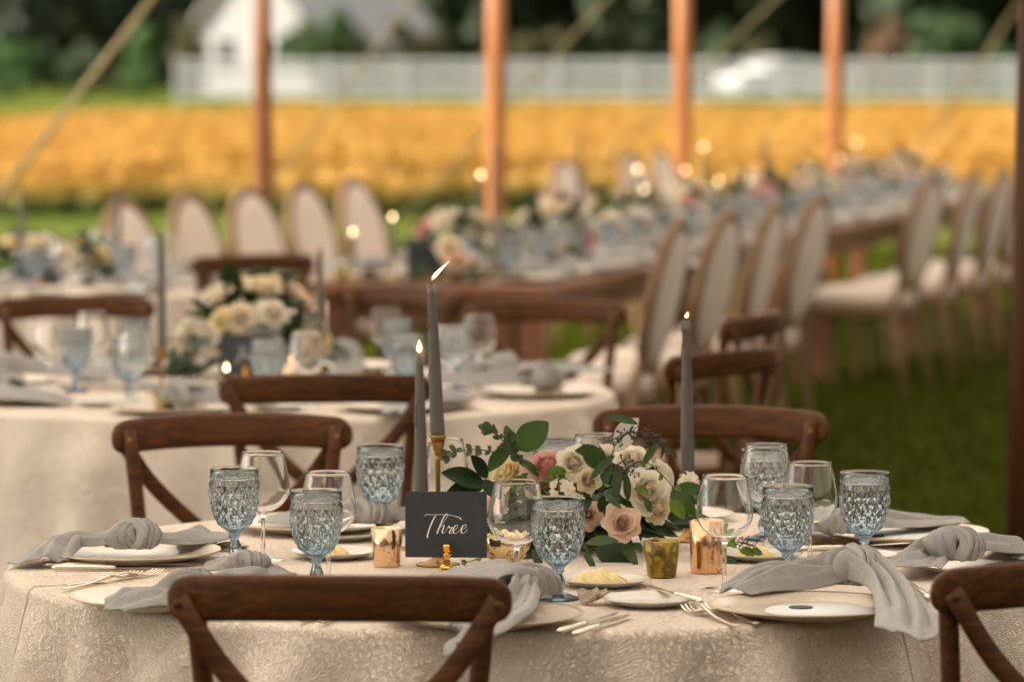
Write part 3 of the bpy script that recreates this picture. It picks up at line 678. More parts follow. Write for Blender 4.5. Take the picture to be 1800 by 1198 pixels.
# ---- pressed-glass goblet
def make_goblet():
    t = empty('goblet'); NA, MR = 15, 8
    def R(s):                                  # outer radius along the bowl, s=0 bottom, 1 below the rim
        return .0125 + (.0425 - .0125) * (1 - (1 - min(1, s / .78)) ** 2.15) ** .62 - .0012 * max(0, (s - .78) / .22) ** 2
    z0, z1, ztop = .054, .147, .165
    v = []; cidx = {}; pidx = {}
    def P(a, s, dr): r = R(s) + dr; return (r * math.cos(a), r * math.sin(a), z0 + (z1 - z0) * s)
    sj = [(j / MR) ** .92 for j in range(MR + 1)]
    for j in range(MR + 1):
        for i in range(NA):
            a = 2 * PI * (i + .5 * (j % 2)) / NA; cidx[i, j] = len(v); v.append(P(a, sj[j], -.0004))
    for j in range(1, MR):
        for i in range(NA):
            a = 2 * PI * (i + .5 + .5 * (j % 2)) / NA; pidx[i, j] = len(v); v.append(P(a, sj[j], .0024 * min(1, .35 + R(sj[j]) / .0425 * .65)))
    f = []
    for j in range(1, MR):
        for i in range(NA):
            l = cidx[i, j]; r = cidx[(i + 1) % NA, j]; q = i if j % 2 == 0 else (i + 1) % NA
            up, dn = cidx[q, j + 1], cidx[q, j - 1]; c = pidx[i, j]
            f += [(l, dn, c), (dn, r, c), (r, up, c), (up, l, c)]
    for i in range(NA):                        # half diamonds at the lower and upper border
        q = (i if MR % 2 == 0 else (i + 1) % NA); f.append((cidx[i, MR], cidx[q, MR - 1], cidx[(i + 1) % NA, MR]))
        f.append((cidx[i, 0], cidx[(i + 1) % NA, 0], cidx[i, 1]))
    n2 = 2 * NA; off = PI / NA * (MR % 2)
    def ring(r, z, rot=0.0):
        o = len(v)
        for i in range(n2): a = 2 * PI * i / n2 + rot; v.append((r * math.cos(a), r * math.sin(a), z))
        return o
    nf = len(f)
    r0 = ring(.0430, z1 + .001, off)
    for i in range(NA):
        c = cidx[i, MR]; c2 = cidx[(i + 1) % NA, MR]; A = r0 + 2 * i; B = r0 + 2 * i + 1; Cc = r0 + (2 * i + 2) % n2
        f += [(c, B, A), (c, c2, B), (c2, Cc, B)]
    prev = r0
    inner = [(.0432, z1 + .0025), (.0422, z1 + .004), (.0420, ztop - .002), (.0417, ztop - .0004), (.0405, ztop), (.0393, ztop - .0006), (.0390, ztop - .004), (.0388, z1), (.0384, .125), (.0370, .105), (.0335, .086), (.027, .0715), (.018, .064), (.008, .0605)]
    for r, z in inner:
        q = ring(r, z, off)
        f += [(prev + i, prev + (i + 1) % n2, q + (i + 1) % n2, q + i) for i in range(n2)]; prev = q
    f.append(tuple(prev + i for i in range(n2)))
    smooth_from = nf
    # stem and foot below row 0 (faceted baluster)
    st = [(.0098, .0505), (.0088, .0495), (.0105, .046), (.0075, .044), (.0068, .041), (.0105, .031), (.0112, .026), (.0088, .019), (.0072, .0155), (.0078, .014), (.012, .0115), (.026, .0062), (.0345, .0040), (.0355, .0022), (.0345, .0004)]
    prevring = [cidx[i, 0] for i in range(NA)]
    for r, z in st:
        cur = []
        for i in range(NA):
            a = 2 * PI * i / NA; fac = 1 + (.07 if i % 2 else -.05) * (1 if .015 < z < .047 else 0); cur.append(len(v)); v.append((r * fac * math.cos(a), r * fac * math.sin(a), z))
        f += [(prevring[(i + 1) % NA], prevring[i], cur[i], cur[(i + 1) % NA]) for i in range(NA)]; prevring = cur
    f.append(tuple(prevring[::-1]))
    me = MB(); me.v, me.f = v, f
    m = me.mesh('glass_body', M['goblet'], False)
    bm = bmesh.new(); bm.from_mesh(m); bmesh.ops.recalc_face_normals(bm, faces=bm.faces[:]); bm.to_mesh(m); bm.free()
    fl = [False] * len(m.polygons)
    for i, p in enumerate(m.polygons):
        zz = p.center.z; rr = math.hypot(p.center.x, p.center.y)
        if zz > z1 + .0005 or zz < .013 or (rr < .0392 and zz > .0585 and len(p.vertices) == 4): fl[i] = True
    m.polygons.foreach_set('use_smooth', fl)
    obj('glass_body', m, t)
    e = .0003
    wprof = [(.008 + e, .0605 - e), (.018 + e, .064 - e), (.027 + e, .0715 - e), (.0335 + e, .086 - e), (.0370 + e, .105), (.0384 + e, .125), (.0388 + e, .1445), (.0385, .1455), (.037, .1452), (.02, .145)]
    MB().add(*lathe(wprof, 44)).build('water', M['water'], t)
    return t

def make_wine_glass():
    t = empty('wine_glass')
    outp = [(.0335, .0002), (.0345, .0012), (.033, .0022), (.02, .0035), (.008, .006), (.0045, .011), (.0037, .02), (.0036, .055), (.0042, .072), (.0075, .081), (.018, .087), (.033, .097), (.0435, .111), (.0468, .122), (.0462, .136), (.0420, .160), (.0362, .1885)]
    C_ = crom([(r, 0, z) for r, z in outp], 6); outp = [(q.x, q.z) for q in C_]; inn = []
    for i in range(len(C_) - 1, 0, -1):
        if C_[i].z < .0862: break
        T_ = (C_[min(i + 1, len(C_) - 1)] - C_[i - 1]).normalized(); q = C_[i] + Vector((-T_.z, 0, T_.x)) * .0009
        inn.append((q.x, q.z))
    inn.append((.008, .0846)); inn.append((.001, .0841))
    outp.append((.0359, .1891))
    MB().add(*lathe(outp + inn, 48)).build('glass_body', M['clear'], t)
    return t

# ---- plates and cutlery
def make_plate(name, R, mt, rimmat=None):
    t = empty(name); k = R / .155
    prof = [(.0, .002), (.085, .002), (.09, 0), (.095, .002), (.12, .007), (.150, .0155), (.1545, .0172), (.155, .0185), (.1535, .0192), (.149, .0183), (.118, .0102), (.112, .0082), (.10, .0072), (.0, .0072)]
    MB().add(*lathe([(max(r, .0005) * k, z * (k ** .5)) for r, z in prof], 64)).build('plate_body', mt, t)
    if rimmat: MB().add(*lathe([(.1490 * k, .0186 * k ** .5), (.1535 * k, .01955 * k ** .5), (.1543 * k, .0192 * k ** .5)], 64, False, False)).build('rim_line', rimmat, t)
    return t
def make_fork():
    t = empty('fork'); L_ = .20
    pts = [(0, 0, .004), (0, .04, .0035), (0, .09, .006), (0, .12, .010), (0, .135, .009), (0, .15, .005)]
    b = MB(); b.add(*strip(crom(pts, 5), [.010] * 5 + [.0085] * 5 + [.0065] * 6 + [.007] * 5 + [.016, .022, .024, .0245, .0248], .0024, (0, 0, 1))); b.build('handle', M['silver'], t)
    for x in (-.0102, -.0034, .0034, .0102):
        MB().add(*strip(crom([(x, .149, .005), (x, .165, .0028), (x, .185, .0035), (x * .96, .203, .009)], 4), [.0042] * 6 + [.0036] * 5 + [.0026] * 2, .0018, (0, 0, 1))).build('tine', M['silver'], t)
    return t
def make_knife(l=.225):
    t = empty('knife')
    MB().add(*tube(crom([(0, 0, .0052), (0, .03, .0055), (0, .07, .0052), (0, .098, .005)], 4), [.003] + [.0058] * 4 + [.0055] * 4 + [.0045] * 3 + [.0038], 10, flat=.75)).build('handle', M['silver'], t)
    v = []; n = 14
    for i in range(n):
        u = i / (n - 1); y = .098 + (l - .098) * u; w = .0085 + .0015 * math.sin(u * 2.4); w *= math.sqrt(max(.01, 1 - max(0, (u - .72) / .28) ** 2))
        for a, z in ((-.0042, .0052), (w * 1.0 - .0042, .0050), (w - .0042, .0046), (-.0042, .0036)): v.append((a, y, z))
    f = grid_faces(n, 4, True); f += [(3, 2, 1, 0), tuple((n - 1) * 4 + i for i in range(4))]
    MB().add(v, f).build('blade', M['silver'], t, False)
    return t
def make_butter():
    """piped butter: a heap of ridged swirls"""
    v, f = [], []; b = MB(); n = 44; m = 16; random.seed(4)
    for (cx, cyy, R_, hh) in ((-.018, 0, .02, .018), (.004, .006, .022, .022), (.022, -.004, .018, .016), (0, -.014, .018, .014)):
        v = []
        for j in range(m):
            u = j / (m - 1); r = R_ * (1 - u) ** .75 + .0004; z = .001 + hh * u ** .85
            for i in range(n):
                a = 2 * PI * i / n; rr = r * (1 + .16 * math.sin(8 * a + u * 7 + cx * 300)); v.append((cx + rr * math.cos(a) * 1.25, cyy + rr * math.sin(a), z))
        b.add(v, grid_faces(m, n, True))
    t = empty('butter_swirls'); b.build('butter', M['butter'], t); return t
def make_shell():
    t = empty('oyster_shell'); nu, nv = 15, 25; v = []
    for i in range(nu):
        u = i / (nu - 1)
        for j in range(nv):
            a = -1.25 + 2.5 * j / (nv - 1); r = u * (.036 + .005 * math.sin(9 * a) + .003 * math.sin(17 * a + 1))
            v.append((r * math.sin(a) * .8, r * math.cos(a) * 1.15 - .02, .004 + .016 * (u ** 2) + .0025 * math.sin(11 * a) * u + .0012 * math.sin(u * 26)))
    o = MB().add(v, grid_faces(nu, nv)).build('shell', M['shell'], t); md = o.modifiers.new('thick', 'SOLIDIFY'); md.thickness = .0022; md.offset = -1
    return t

# ---- tied napkin: a knot with two fanned tails, all paths given on the table
def tail(path, w0, w1, h0, h1, folds, seed, tip=.03, nu=36, nv=61):
    rs = random.Random(seed); P_ = crom(path, 10); ls = [0]
    for a, b in zip(P_, P_[1:]): ls.append(ls[-1] + (b - a).length)
    tot = ls[-1]; ph = [rs.uniform(0, 6.28) for _ in range(6)]; v = []; nr = max(3, int(round(folds)) + 2)
    def sample(u):
        s = min(max(u, 0), 1) * tot
        for i in range(len(P_) - 1):
            if ls[i + 1] >= s or i == len(P_) - 2:
                t = (s - ls[i]) / max(1e-6, ls[i + 1] - ls[i]); return P_[i].lerp(P_[i + 1], t), (P_[i + 1] - P_[i]).normalized()
    for i in range(nu):
        u = i / (nu - 1)
        for j in range(nv):
            q = -1 + 2 * j / (nv - 1)
            uu = u * (1 + tip / tot * (1 - abs(q + .35 * math.sin(ph[4]))) - tip / tot * .5)
            p, T = sample(uu)
            if uu > 1: p = p + T * (uu - 1) * tot
            S = T.cross(Vector((0, 0, 1))).normalized(); U = S.cross(T)
            e = u ** .85; w = w0 + (w1 - w0) * e; hgt = (h0 + (h1 - h0) * e) * (1 - .72 * max(0, (u - .62) / .38) ** 1.6)
            env = (1 - abs(q) ** 4.0); z = .0
            for kk in range(nr):
                cc = -1 + (2 * kk + 1) / nr + .16 * math.sin(2.6 * u + ph[kk % 6] + kk); wk = 1.5 / nr * (1 + .25 * math.sin(ph[(kk + 2) % 6] + 3 * u)); hk = (.62 + .38 * math.sin(ph[(kk + 1) % 6] * 3 + 2.2 * u))
                hk = hk if kk % 2 else max(.5, hk * .9); dq = (q - cc) / wk
                if abs(dq) < 1: z = max(z, hgt * hk * (.45 * (1 - dq * dq) ** .5 + .55 * (1 - abs(dq)) ** 1.1))
            fold = .5
            z = z * (.25 + .75 * env) + .0014 + .10 * hgt * env
            z += (.003 * math.sin(9 * u + 4 * q + ph[5]) + .0018 * math.sin(19 * u - 9 * q + ph[2])) * e * env
            sw = (1.7 * q + .3 * math.sin(3 * u + ph[1]) + ph[0]) % 1.0; z += .0065 * (sw - .5) * (1 - u * .6) * env * min(1, u * 4)
            sd = q * w * .5 * (1 + .05 * math.sin(5 * u + ph[3])) - .012 * e * fold * math.sin(ph[0]) * env
            v.append(tuple(p + S * sd + U * z))
    return v, grid_faces(nu, nv)
def knot(c, A, r0, w, seed):
    A = Vector((A[0], A[1], 0)).normalized(); S = A.cross(Vector((0, 0, 1))).normalized(); Z = Vector((0, 0, 1)); b = MB(); rs = random.Random(seed)
    for wi, (rr, tl, ww, th0, th1, sh) in enumerate([(r0 * .98, 1.0, w * 1.05, -60, 240, 0), (r0 * 1.15, -1.25, w * .62, -75, 215, w * .10), (r0 * 1.05, -.9, w * .50, -40, 235, -w * .34)]):
        nu, nv = 48, 41; v = []; p0 = rs.uniform(0, 6)
        for i in range(nu):
            th = math.radians(th0 + (th1 - th0) * i / (nu - 1))
            for j in range(nv):
                s = -1 + 2 * j / (nv - 1)
                r = rr * (1 - .42 * abs(s) ** 2.2) + .0030 * math.exp(-((s - .25 * math.sin(p0 + th)) / .16) ** 2) * math.sin(th * .9 + p0) + .0022 * abs(math.sin(1.7 * th + 2.2 * s + p0)) - .0035 * math.exp(-((s + .3 - .35 * math.sin(th * .8 + p0)) / .09) ** 2)
                sw = (1.5 * s + .35 * math.sin(th * .9 + p0) + p0) % 1.0; r += .0050 * (sw - .5) * (1 - abs(s) ** 3)
                ax = s * ww * .5 * (1 + .22 * math.sin(th + p0)) + tl * rr * math.sin(th - PI / 2 + .4) * .75 + sh
                z = max(.001, r * math.sin(th) * .95 + r0 * .62)
                v.append(tuple(c + A * ax + S * (r * math.cos(th) * 1.1) + Z * z))
        b.add(v, grid_faces(nu, nv))
    return b
def thicken(o, t=.0016):
    md = o.modifiers.new('thick', 'SOLIDIFY'); md.thickness = t; md.offset = 0; return o
def napkin(label, kc, pathA, pathB, r0=.027, kw=.068, wA=.11, wB=.12, hA=.026, hB=.02, seed=1, fA=3, fB=3, group=None, kdir=None, tipA=.03, tipB=.04, fl=1.0):
    t = empty('knotted_napkin', kc); tag(t, label, 'napkin', group or 'knotted grey napkins')
    A_ = Vector(kdir) if kdir else (Vector(pathA[-1]) - Vector(pathB[-1]))
    loc = lambda P: [Vector(p) - kc for p in P]
    knot(Vector((0, 0, 0)), A_, r0, kw, seed).build('knot', M['napkin'], t)
    for nm, P, w, hh, fo, sd, tp in (('tail', pathA, wA, hA, fA, seed * 7 + 1, tipA), ('tail', pathB, wB, hB, fB, seed * 7 + 2, tipB)):
        o = MB().add(*tail([Vector((0, 0, r0 * .25))] + loc(P), .045, w, r0 * 1.35, hh, fo, sd, tp)).build(nm, M['napkin'], t); thicken(o)
    for o in t.children:
        if o.name.startswith('knot'): thicken(o, .0018)
    return t

# ---- candles
def flame_mesh(l=.03, w=.0065, bend=(0, 0), name='flame'):
    prof = [(0, .04), (.07, .5), (.2, .9), (.35, 1), (.5, .85), (.65, .6), (.8, .34), (.92, .14), (1, .02)]; v = []; n = 12
    for u, r in prof:
        for i in range(n):
            a = 2 * PI * i / n; v.append((w * r * math.cos(a) + bend[0] * u ** 1.4, w * r * math.sin(a) + bend[1] * u ** 1.4, l * u))
    f = grid_faces(len(prof), n, True); f.append(tuple(range(n))[::-1]); f.append(tuple((len(prof) - 1) * n + i for i in range(n)))
    m_ = MB().add(v, f).mesh(name, M['flame'])
    c_ = MB().add([((x - bend[0] * (z / l) ** 1.4) * .62 + bend[0] * (z / l * .8 + .1) ** 1.4, y * .62, (z / l * .8 + .1) * l) for x, y, z in v], f).mesh('flame_core', M['flame_core'])
    return m_, c_
FLAME = flame_mesh(.030, .0068)
def add_flame(t, fl_, loc):
    o = obj('flame', fl_[0], t, loc=loc); obj('flame_core', fl_[1], o)
def taper_candle(label, base, l, lean=(0, 0), r0=.0125, r1=.0068, flame=None, drips=7, seed=1, group='grey taper candles', lit=True):
    t = empty('taper_candle', base); tag(t, label, 'candle', group); rs = random.Random(seed)
    nz = 16; v = []; n = 24
    for j in range(nz + 1):
        u = j / nz; r = r0 + (r1 - r0) * u ** 1.5
        if j == 0: r *= .9
        for i in range(n):
            a = 2 * PI * i / n; v.append((lean[0] * u + r * math.cos(a), lean[1] * u + r * math.sin(a), l * u))
    o_ = len(v)
    for i in range(n): a = 2 * PI * i / n; v.append((lean[0] + r1 * .6 * math.cos(a), lean[1] + r1 * .6 * math.sin(a), l - .0025))
    f = grid_faces(nz + 2, n, True); f.append(tuple(range(n))[::-1]); f.append(tuple(o_ + i for i in range(n)))
    w_ = MB().add(v, f).build('wax', M['candle'], t)
    for k in range(drips):
        a = PI + rs.uniform(-.9, .9); u1 = 1 - rs.random() ** 1.6 * .5; ln = rs.uniform(.008, .05); pts, rad = [], []
        for q in range(7):
            u = u1 - ln / l * q / 6; r = r0 + (r1 - r0) * u ** 1.5; pts.append((lean[0] * u + r * math.cos(a), lean[1] * u + r * math.sin(a), l * u)); rad.append(.0009 + .0012 * (q / 6) + (.0008 if q == 5 else 0))
        MB().add(*tube(pts, rad, 6)).build('wax_drip', M['candle'], w_)
    if lit:
        MB().add(*tube([(lean[0], lean[1], l - .003), (lean[0] - .0005, lean[1], l + .004), (lean[0] + .0012, lean[1], l + .009)], .0009, 6)).build('wick', M['wick'], t)
        add_flame(t, flame or FLAME, (lean[0], lean[1], l + .003))
    return t
def candle_holder(label, loc, h, group='brass candlesticks'):
    t = empty('candlestick', loc); tag(t, label, 'candlestick', group)
    MB().add(*lathe([(.037, 0), (.038, .002), (.035, .0045), (.02, .007), (.012, .012), (.007, .022), (.0045, .032)], 40)).build('base', M['brass'], t)
    MB().add(*lathe([(.0046, .030), (.0042, h * .5), (.0040, h - .044), (.0048, h - .034)], 20)).build('stem', M['brass'], t)
    MB().add(*lathe([(.005, h - .036), (.0068, h - .033), (.0052, h - .030), (.009, h - .025), (.0095, h - .020), (.0112, h - .017), (.0112, h - .007), (.0150, h - .004), (.0155, h), (.0125, h + .0005), (.0115, h - .012)], 32)).build('cup', M['brass'], t)
    return t

# ---- flowers and leaves
def petal_mesh(name, R0, R1, hgt, span, curl, mt, cup=.5, nu=9, nv=9, ruff=.0, close=0.0):
    """one petal wrapped round the bloom's axis: R0 base radius, R1 radius at the lip"""
    v = []
    for i in range(nv):
        t = i / (nv - 1)
        for j in range(nu):
            u = -1 + 2 * j / (nu - 1); te = t * (1 - .22 * abs(u) ** 2.2); w = (math.sin(min(1, te * 1.15 + .12) * PI / 2)) ** .7
            a = u * span * .5 * w
            r = R0 + (R1 - R0) * te ** (1 - cup * .5) + curl * max(0, te - .72) ** 1.6 * 8 * R1
            z = hgt * (te ** (.75 + cup * .4)) - curl * hgt * max(0, te - .78) ** 1.8 * 8
            r *= 1 - close * te ** 2.5
            r += R1 * .06 * math.sin(u * 3 + t * 2) * t + ruff * math.sin(u * 7 + 2) * t * R1
            v.append((r * math.sin(a), r * math.cos(a), z + ruff * hgt * .5 * math.sin(u * 5) * t))
    return MB().add(v, grid_faces(nv, nu)).mesh(name, mt)
_pm = {}
def petal_set(key):
    if key in _pm: return _pm[key]
    mt = M[key]; s = 1.0; L_ = []
    for k, (R0, R1, h, sp, cl, cup, cnt, cs) in enumerate([(.001, .0035, .0400, 5.4, 0, .9, 2, .5), (.0015, .0062, .0408, 4.4, .02, .95, 3, .36), (.002, .0092, .0408, 3.6, .03, .95, 3, .26), (.003, .0125, .0403, 3.1, .045, .95, 4, .16), (.004, .0160, .0392, 2.7, .06, .95, 4, .08),
            (.005, .0197, .0375, 2.4, .085, .92, 5, .03), (.005, .0240, .0345, 2.2, .11, .88, 5, 0), (.005, .0288, .0300, 2.0, .15, .8, 5, 0), (.005, .0340, .0240, 1.85, .19, .68, 6, 0), (.005, .0385, .0170, 1.7, .2, .5, 5, 0)]):
        L_.append(([petal_mesh('petal', R0, R1, h, sp, cl, mt, cup, ruff=r, close=cs) for r in (.02, .05, .08)], cnt))
    _pm[key] = L_; return L_
def aim(p, d, roll=0.0, s=1.0):
    q = Vector(d).normalized().to_track_quat('Z', 'Y'); return Matrix.Translation(p) @ q.to_matrix().to_4x4() @ Matrix.Rotation(roll, 4, 'Z') @ Matrix.Scale(s, 4)
def rose(parent, p, d, dia, key, layers=10, seed=1, name='rose', label=None):
    rs = random.Random(seed); S = dia / .08
    e = empty(name); e.parent = parent; e.matrix_basis = aim(Vector(p) - Vector(d).normalized() * .026 * S, d, rs.uniform(0, 6), S)
    if label: e['label'] = label
    a0 = 0
    for k, (ms_, cnt) in enumerate(petal_set(key)[:layers]):
        a0 += .9
        for i in range(cnt):
            a = a0 + 2 * PI * i / cnt + rs.uniform(-.2, .2); tl = rs.uniform(-.06, .06)
            obj('petal', rs.choice(ms_), e, M=Matrix.Rotation(a, 4, 'Z') @ Matrix.Rotation(-tl - .02 * k * (rs.random() < .5), 4, 'X') @ Matrix.Scale(rs.uniform(.93, 1.07), 4))
    return e
_bl = {}
def bloom_mesh(key, seed=0):
    """the same bloom joined into one mesh, for far tables"""
    if (key, seed) in _bl: return _bl[key, seed]
    rs = random.Random(seed); b = MB(); a0 = 0
    for k, (ms_, cnt) in enumerate(petal_set(key)):
        a0 += .9
        for i in range(cnt):
            m = ms_[0]; b.add([tuple(q.co) for q in m.vertices], [tuple(p.vertices) for p in m.polygons], Matrix.Rotation(a0 + 2 * PI * i / cnt + rs.uniform(-.2, .2), 4, 'Z'))
    _bl[key, seed] = b.mesh('bloom', M[key]); return _bl[key, seed]
def leaf_mesh(name, l, w, mt, fold=.25, curl=.3, shape=1.0, nu=5, nv=9):
    v = []
    for i in range(nv):
        t = i / (nv - 1); hw = w * .5 * (math.sin(PI * min(1, t ** shape * .97 + .015))) ** .75
        for j in range(nu):
            u = -1 + 2 * j / (nu - 1); v.append((u * hw, l * (t - .12 * curl * t * t), -curl * l * t * t * .5 + fold * abs(u) * hw + .03 * l * math.sin(5 * t + u) * .3))
    return MB().add(v, grid_faces(nv, nu)).mesh(name, mt)
LEAF = {'dark': leaf_mesh('leaf', .085, .040, M['leaf_dark'], .2, .35), 'mid': leaf_mesh('leaf', .07, .032, M['leaf_mid'], .25, .4), 'willow': leaf_mesh('leaf', .075, .021, M['leaf_willow'], .2, .5),
        'lime': leaf_mesh('leaf', .045, .026, M['leaf_lime'], .25, .5), 'round': leaf_mesh('leaf', .060, .045, M['leaf_mid'], .08, .2, .85), 'euc': leaf_mesh('leaf', .017, .012, M['leaf_euc'], .15, .2, .9),
        'silver': leaf_mesh('leaf', .085, .045, M['leaf_silver'], .2, .1), 'eucbig': leaf_mesh('leaf', .03, .024, M['leaf_euc'], .15, .2, .85), 'bigdark': leaf_mesh('leaf', .10, .06, M['leaf_dark'], .15, .35)}
def leaf(parent, kind, p, d, up=(0, 0, 1), s=1.0, label=None):
    d = Vector(d).normalized(); up = Vector(up); x = d.cross(up)
    if x.length < 1e-3: x = d.cross(Vector((1, 0, 0)))
    x.normalize(); z = x.cross(d); m = Matrix((x, d, z)).transposed().to_4x4()
    o = obj('leaf', LEAF[kind], parent, M=Matrix.Translation(p) @ m @ Matrix.Scale(s, 4))
    return o
# =================================================================== ROUND TABLES
TZ = .76
def tablecloth(center, R, label, seed, drop=.735, nth=220, amp=.085, lift=0):
    rs = random.Random(seed); fr = [(rs.choice((13, 17, 23, 29, 31)), rs.uniform(0, 6.28), rs.uniform(.4, 1)) for _ in range(6)]
    rings = [(.02, 0), (.3, 0), (.5, 0), (.65, 0), (.75, 0), (.85, 0), (.92, 0), (.97, 0), (.985, 0)]
    v = []; uvs = []
    def fold(th): return sum(a * math.sin(k * th + p) for k, p, a in fr) / 2.6
    rows = []
    for e, _ in rings: rows.append(('top', e * R))
    for k in range(1, 7): rows.append(('edge', k / 6))
    for k in range(1, 25): rows.append(('side', k / 24))
    er = .018; e0 = .985 * R
    for kind, q in rows:
        for i in range(nth):
            th = 2 * PI * i / nth; c, s = math.cos(th), math.sin(th)
            if kind == 'top':
                r, z = q, 0; uu = (r * c, r * s)
            elif kind == 'edge':
                r = e0 + er * math.sin(q * PI / 2); z = -er * (1 - math.cos(q * PI / 2)); l = e0 + er * q * 1.4; uu = (l * c, l * s)
            else:
                ff = fold(th); g_ = .5 * min(1, q * 7) ** .9 + .5 * q ** .7
                r = e0 + er + .012 * q + amp * g_ * (ff + .35) + .03 * q; z = -er - (drop - er) * q; l = e0 + er * 1.4 + drop * q; uu = (l * c, l * s)
            v.append((r * c, r * s, z)); uvs.append((uu[0] + 3, uu[1] + 3))
    n = len(rows); f = grid_faces(n, nth, True); f.append(tuple(range(nth))[::-1])
    f = [tuple(reversed(q)) for q in f]
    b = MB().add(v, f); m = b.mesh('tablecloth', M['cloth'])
    uvl = m.uv_layers.new(name='UVMap')
    for p in m.polygons:
        for li in p.loop_indices: uvl.data[li].uv = uvs[m.loops[li].vertex_index]
    o = obj('tablecloth', m, None, loc=(center[0], center[1], TZ + lift)); tag(o, label, 'tablecloth', 'embossed cream tablecloths')
    # sewn seams running out over the edge
    for th0, th1 in ((math.radians(203), math.radians(206)), (math.radians(311), math.radians(305))):
        pts = []
        for kind, q in rows[5:]:
            idx = rows.index((kind, q)); fr_ = (idx - 5) / (len(rows) - 6); th = th0 + (th1 - th0) * fr_; i = int(th / (2 * PI) * nth) % nth; k2 = (i + 1) % nth; w = th / (2 * PI) * nth - int(th / (2 * PI) * nth)
            pa = Vector(v[idx * nth + i]).lerp(Vector(v[idx * nth + k2]), w); pts.append(pa + Vector((math.cos(th), math.sin(th), 1)) * .0007)
        MB().add(*tube(pts, .0016, 6)).build('seam', M['napkin' if False else 'linen'], o)
    return o
C1 = Vector((.034, 7.42, 0)); R1 = .905
C2 = Vector((-.64, 11.2, 0)); C3 = Vector((-1.85, 16.3, 0))
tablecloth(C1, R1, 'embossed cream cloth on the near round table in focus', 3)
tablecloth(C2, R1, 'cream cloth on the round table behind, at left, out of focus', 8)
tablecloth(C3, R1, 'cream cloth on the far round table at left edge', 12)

# ---- chairs
CH = Proto(make_cross_chair())
def chair(px, d, face, label, group='cross-back wooden chairs', topz=None):
    X = (px - 900) / F * d; fv = Vector((face[0], face[1], 0)).normalized(); rz = math.atan2(-fv.x, fv.y)
    # the rail sits 0.25 m behind the seat centre
    c = Vector((X, d, 0)) + fv * .25
    o = CH.get(); place(o, (c.x, c.y, 0), rz, label, group, 'chair'); return o
chair(590, 6.08, (.05, 1), 'brown cross-back chair nearest the camera, in front of the name card')
chair(1908, 6.30, (-.55, .83), 'brown cross-back chair cut off by the right edge of the picture')
chair(402, 8.80, (.20, -1), 'brown cross-back chair behind the left part of the near table')
chair(1253, 9.0, (-.16, -1), 'brown cross-back chair behind the right part of the near table')
chair(573, 9.9, (-.10, 1), 'brown cross-back chair in front of the second round table')
chair(126, 13.1, (.2, -1), 'dark cross-back chair at the far left beyond the second table')
chair(722, 13.7, (-.75, -.8), 'brown cross-back chair half hidden behind the grey candle flames')
chair(962, 12.9, (-.15, -1), 'brown cross-back chair beyond the second table, left of the oval chairs')
chair(1294, 10.75, (-.80, .59), 'brown cross-back chair turned sideways behind the right candle')
chair(1345, 12.25, (-.93, .36), 'brown cross-back chair behind the sideways one, below the oval chairs')
chair(452, 15.8, (-.45, .9), 'brown cross-back chair in front of the far oval chairs at left')

# ---- table ware of the near table
GB = Proto(make_goblet()); WG = Proto(make_wine_glass())
PL = Proto(make_plate('dinner_plate', .155, M['plate'], M['gilt'])); SP = Proto(make_plate('bread_plate', .076, M['smallplate']))
FK = Proto(make_fork()); KN = Proto(make_knife()); BU = Proto(make_butter()); SH = Proto(make_shell())
def put(proto, p, rz, label, cat, group, tilt=None): return place(proto.get(), p, rz, label, group, cat, tilt)
GG = 'blue diamond-cut goblets'; GWN = 'clear wine glasses'
for px, yr, lab in [(412, 823, 'blue diamond-cut goblet at left, beside the leftmost knotted napkin'), (556, 862, 'blue diamond-cut goblet above the near chair rail, left of gold votive'), (668, 783, 'blue diamond-cut goblet farther back, just left of the grey candles'),
        (981, 876, 'blue diamond-cut goblet in front of the flower centrepiece'), (1385, 854, 'blue diamond-cut goblet behind the knotted napkin at right front'), (1520, 830, 'rightmost blue diamond-cut goblet, standing against green grass'),
        (1344, 790, 'blue goblet seen through the wine glass near the right candle'), (979, 772, 'blue goblet whose rim just shows behind the flowers')]:
    d = 7570 * (1.64 - TZ - .165) / (yr - 92); p = at(px, yr, d); put(GB, (p.x, p.y, TZ), random.uniform(0, 6), lab, 'goblet', GG)
for px, yr, lab in [(462, 795, 'wine glass behind the leftmost goblet'), (577, 830, 'wine glass right behind the goblet over the chair rail'), (778, 772, 'wine glass behind the two grey candles'), (908, 846, 'wine glass between name card and front goblet'),
        (1274, 836, 'wine glass nearest the knotted napkin at right front'), (1347, 781, 'tall wine glass in front of the half hidden goblet at right'), (1424, 813, 'wine glass left of the rightmost goblet'), (1046, 763, 'wine glass rim showing above the roses')]:
    d = 7570 * (1.64 - TZ - .189) / (yr - 92); p = at(px, yr, d); put(WG, (p.x, p.y, TZ), random.uniform(0, 6), lab, 'wine glass', GWN)
PGn = 'cream dinner plates'
plates = [((232, 972), 'dinner plate under the leftmost knotted napkin'), ((292, 1052), 'dinner plate at front left, half hidden by the near chair'), ((850, 1083), 'dinner plate behind the right end of the near chair'),
          ((1420, 1068), 'dinner plate at right front with round white menu'), ((1745, 993), 'dinner plate at the right edge under a knotted napkin'), ((1588, 938), 'dinner plate at back right with white menu'), ((556, 921), 'dinner plate at back left behind the wine glasses'), ((1150, 908), 'dinner plate at the back behind the flowers')]
PP = []
for (px, py), lab in plates:
    p = on(px, py, TZ + .012); PP.append(p); put(PL, (p.x, p.y, TZ + .001), random.uniform(0, 6), lab, 'plate', PGn)
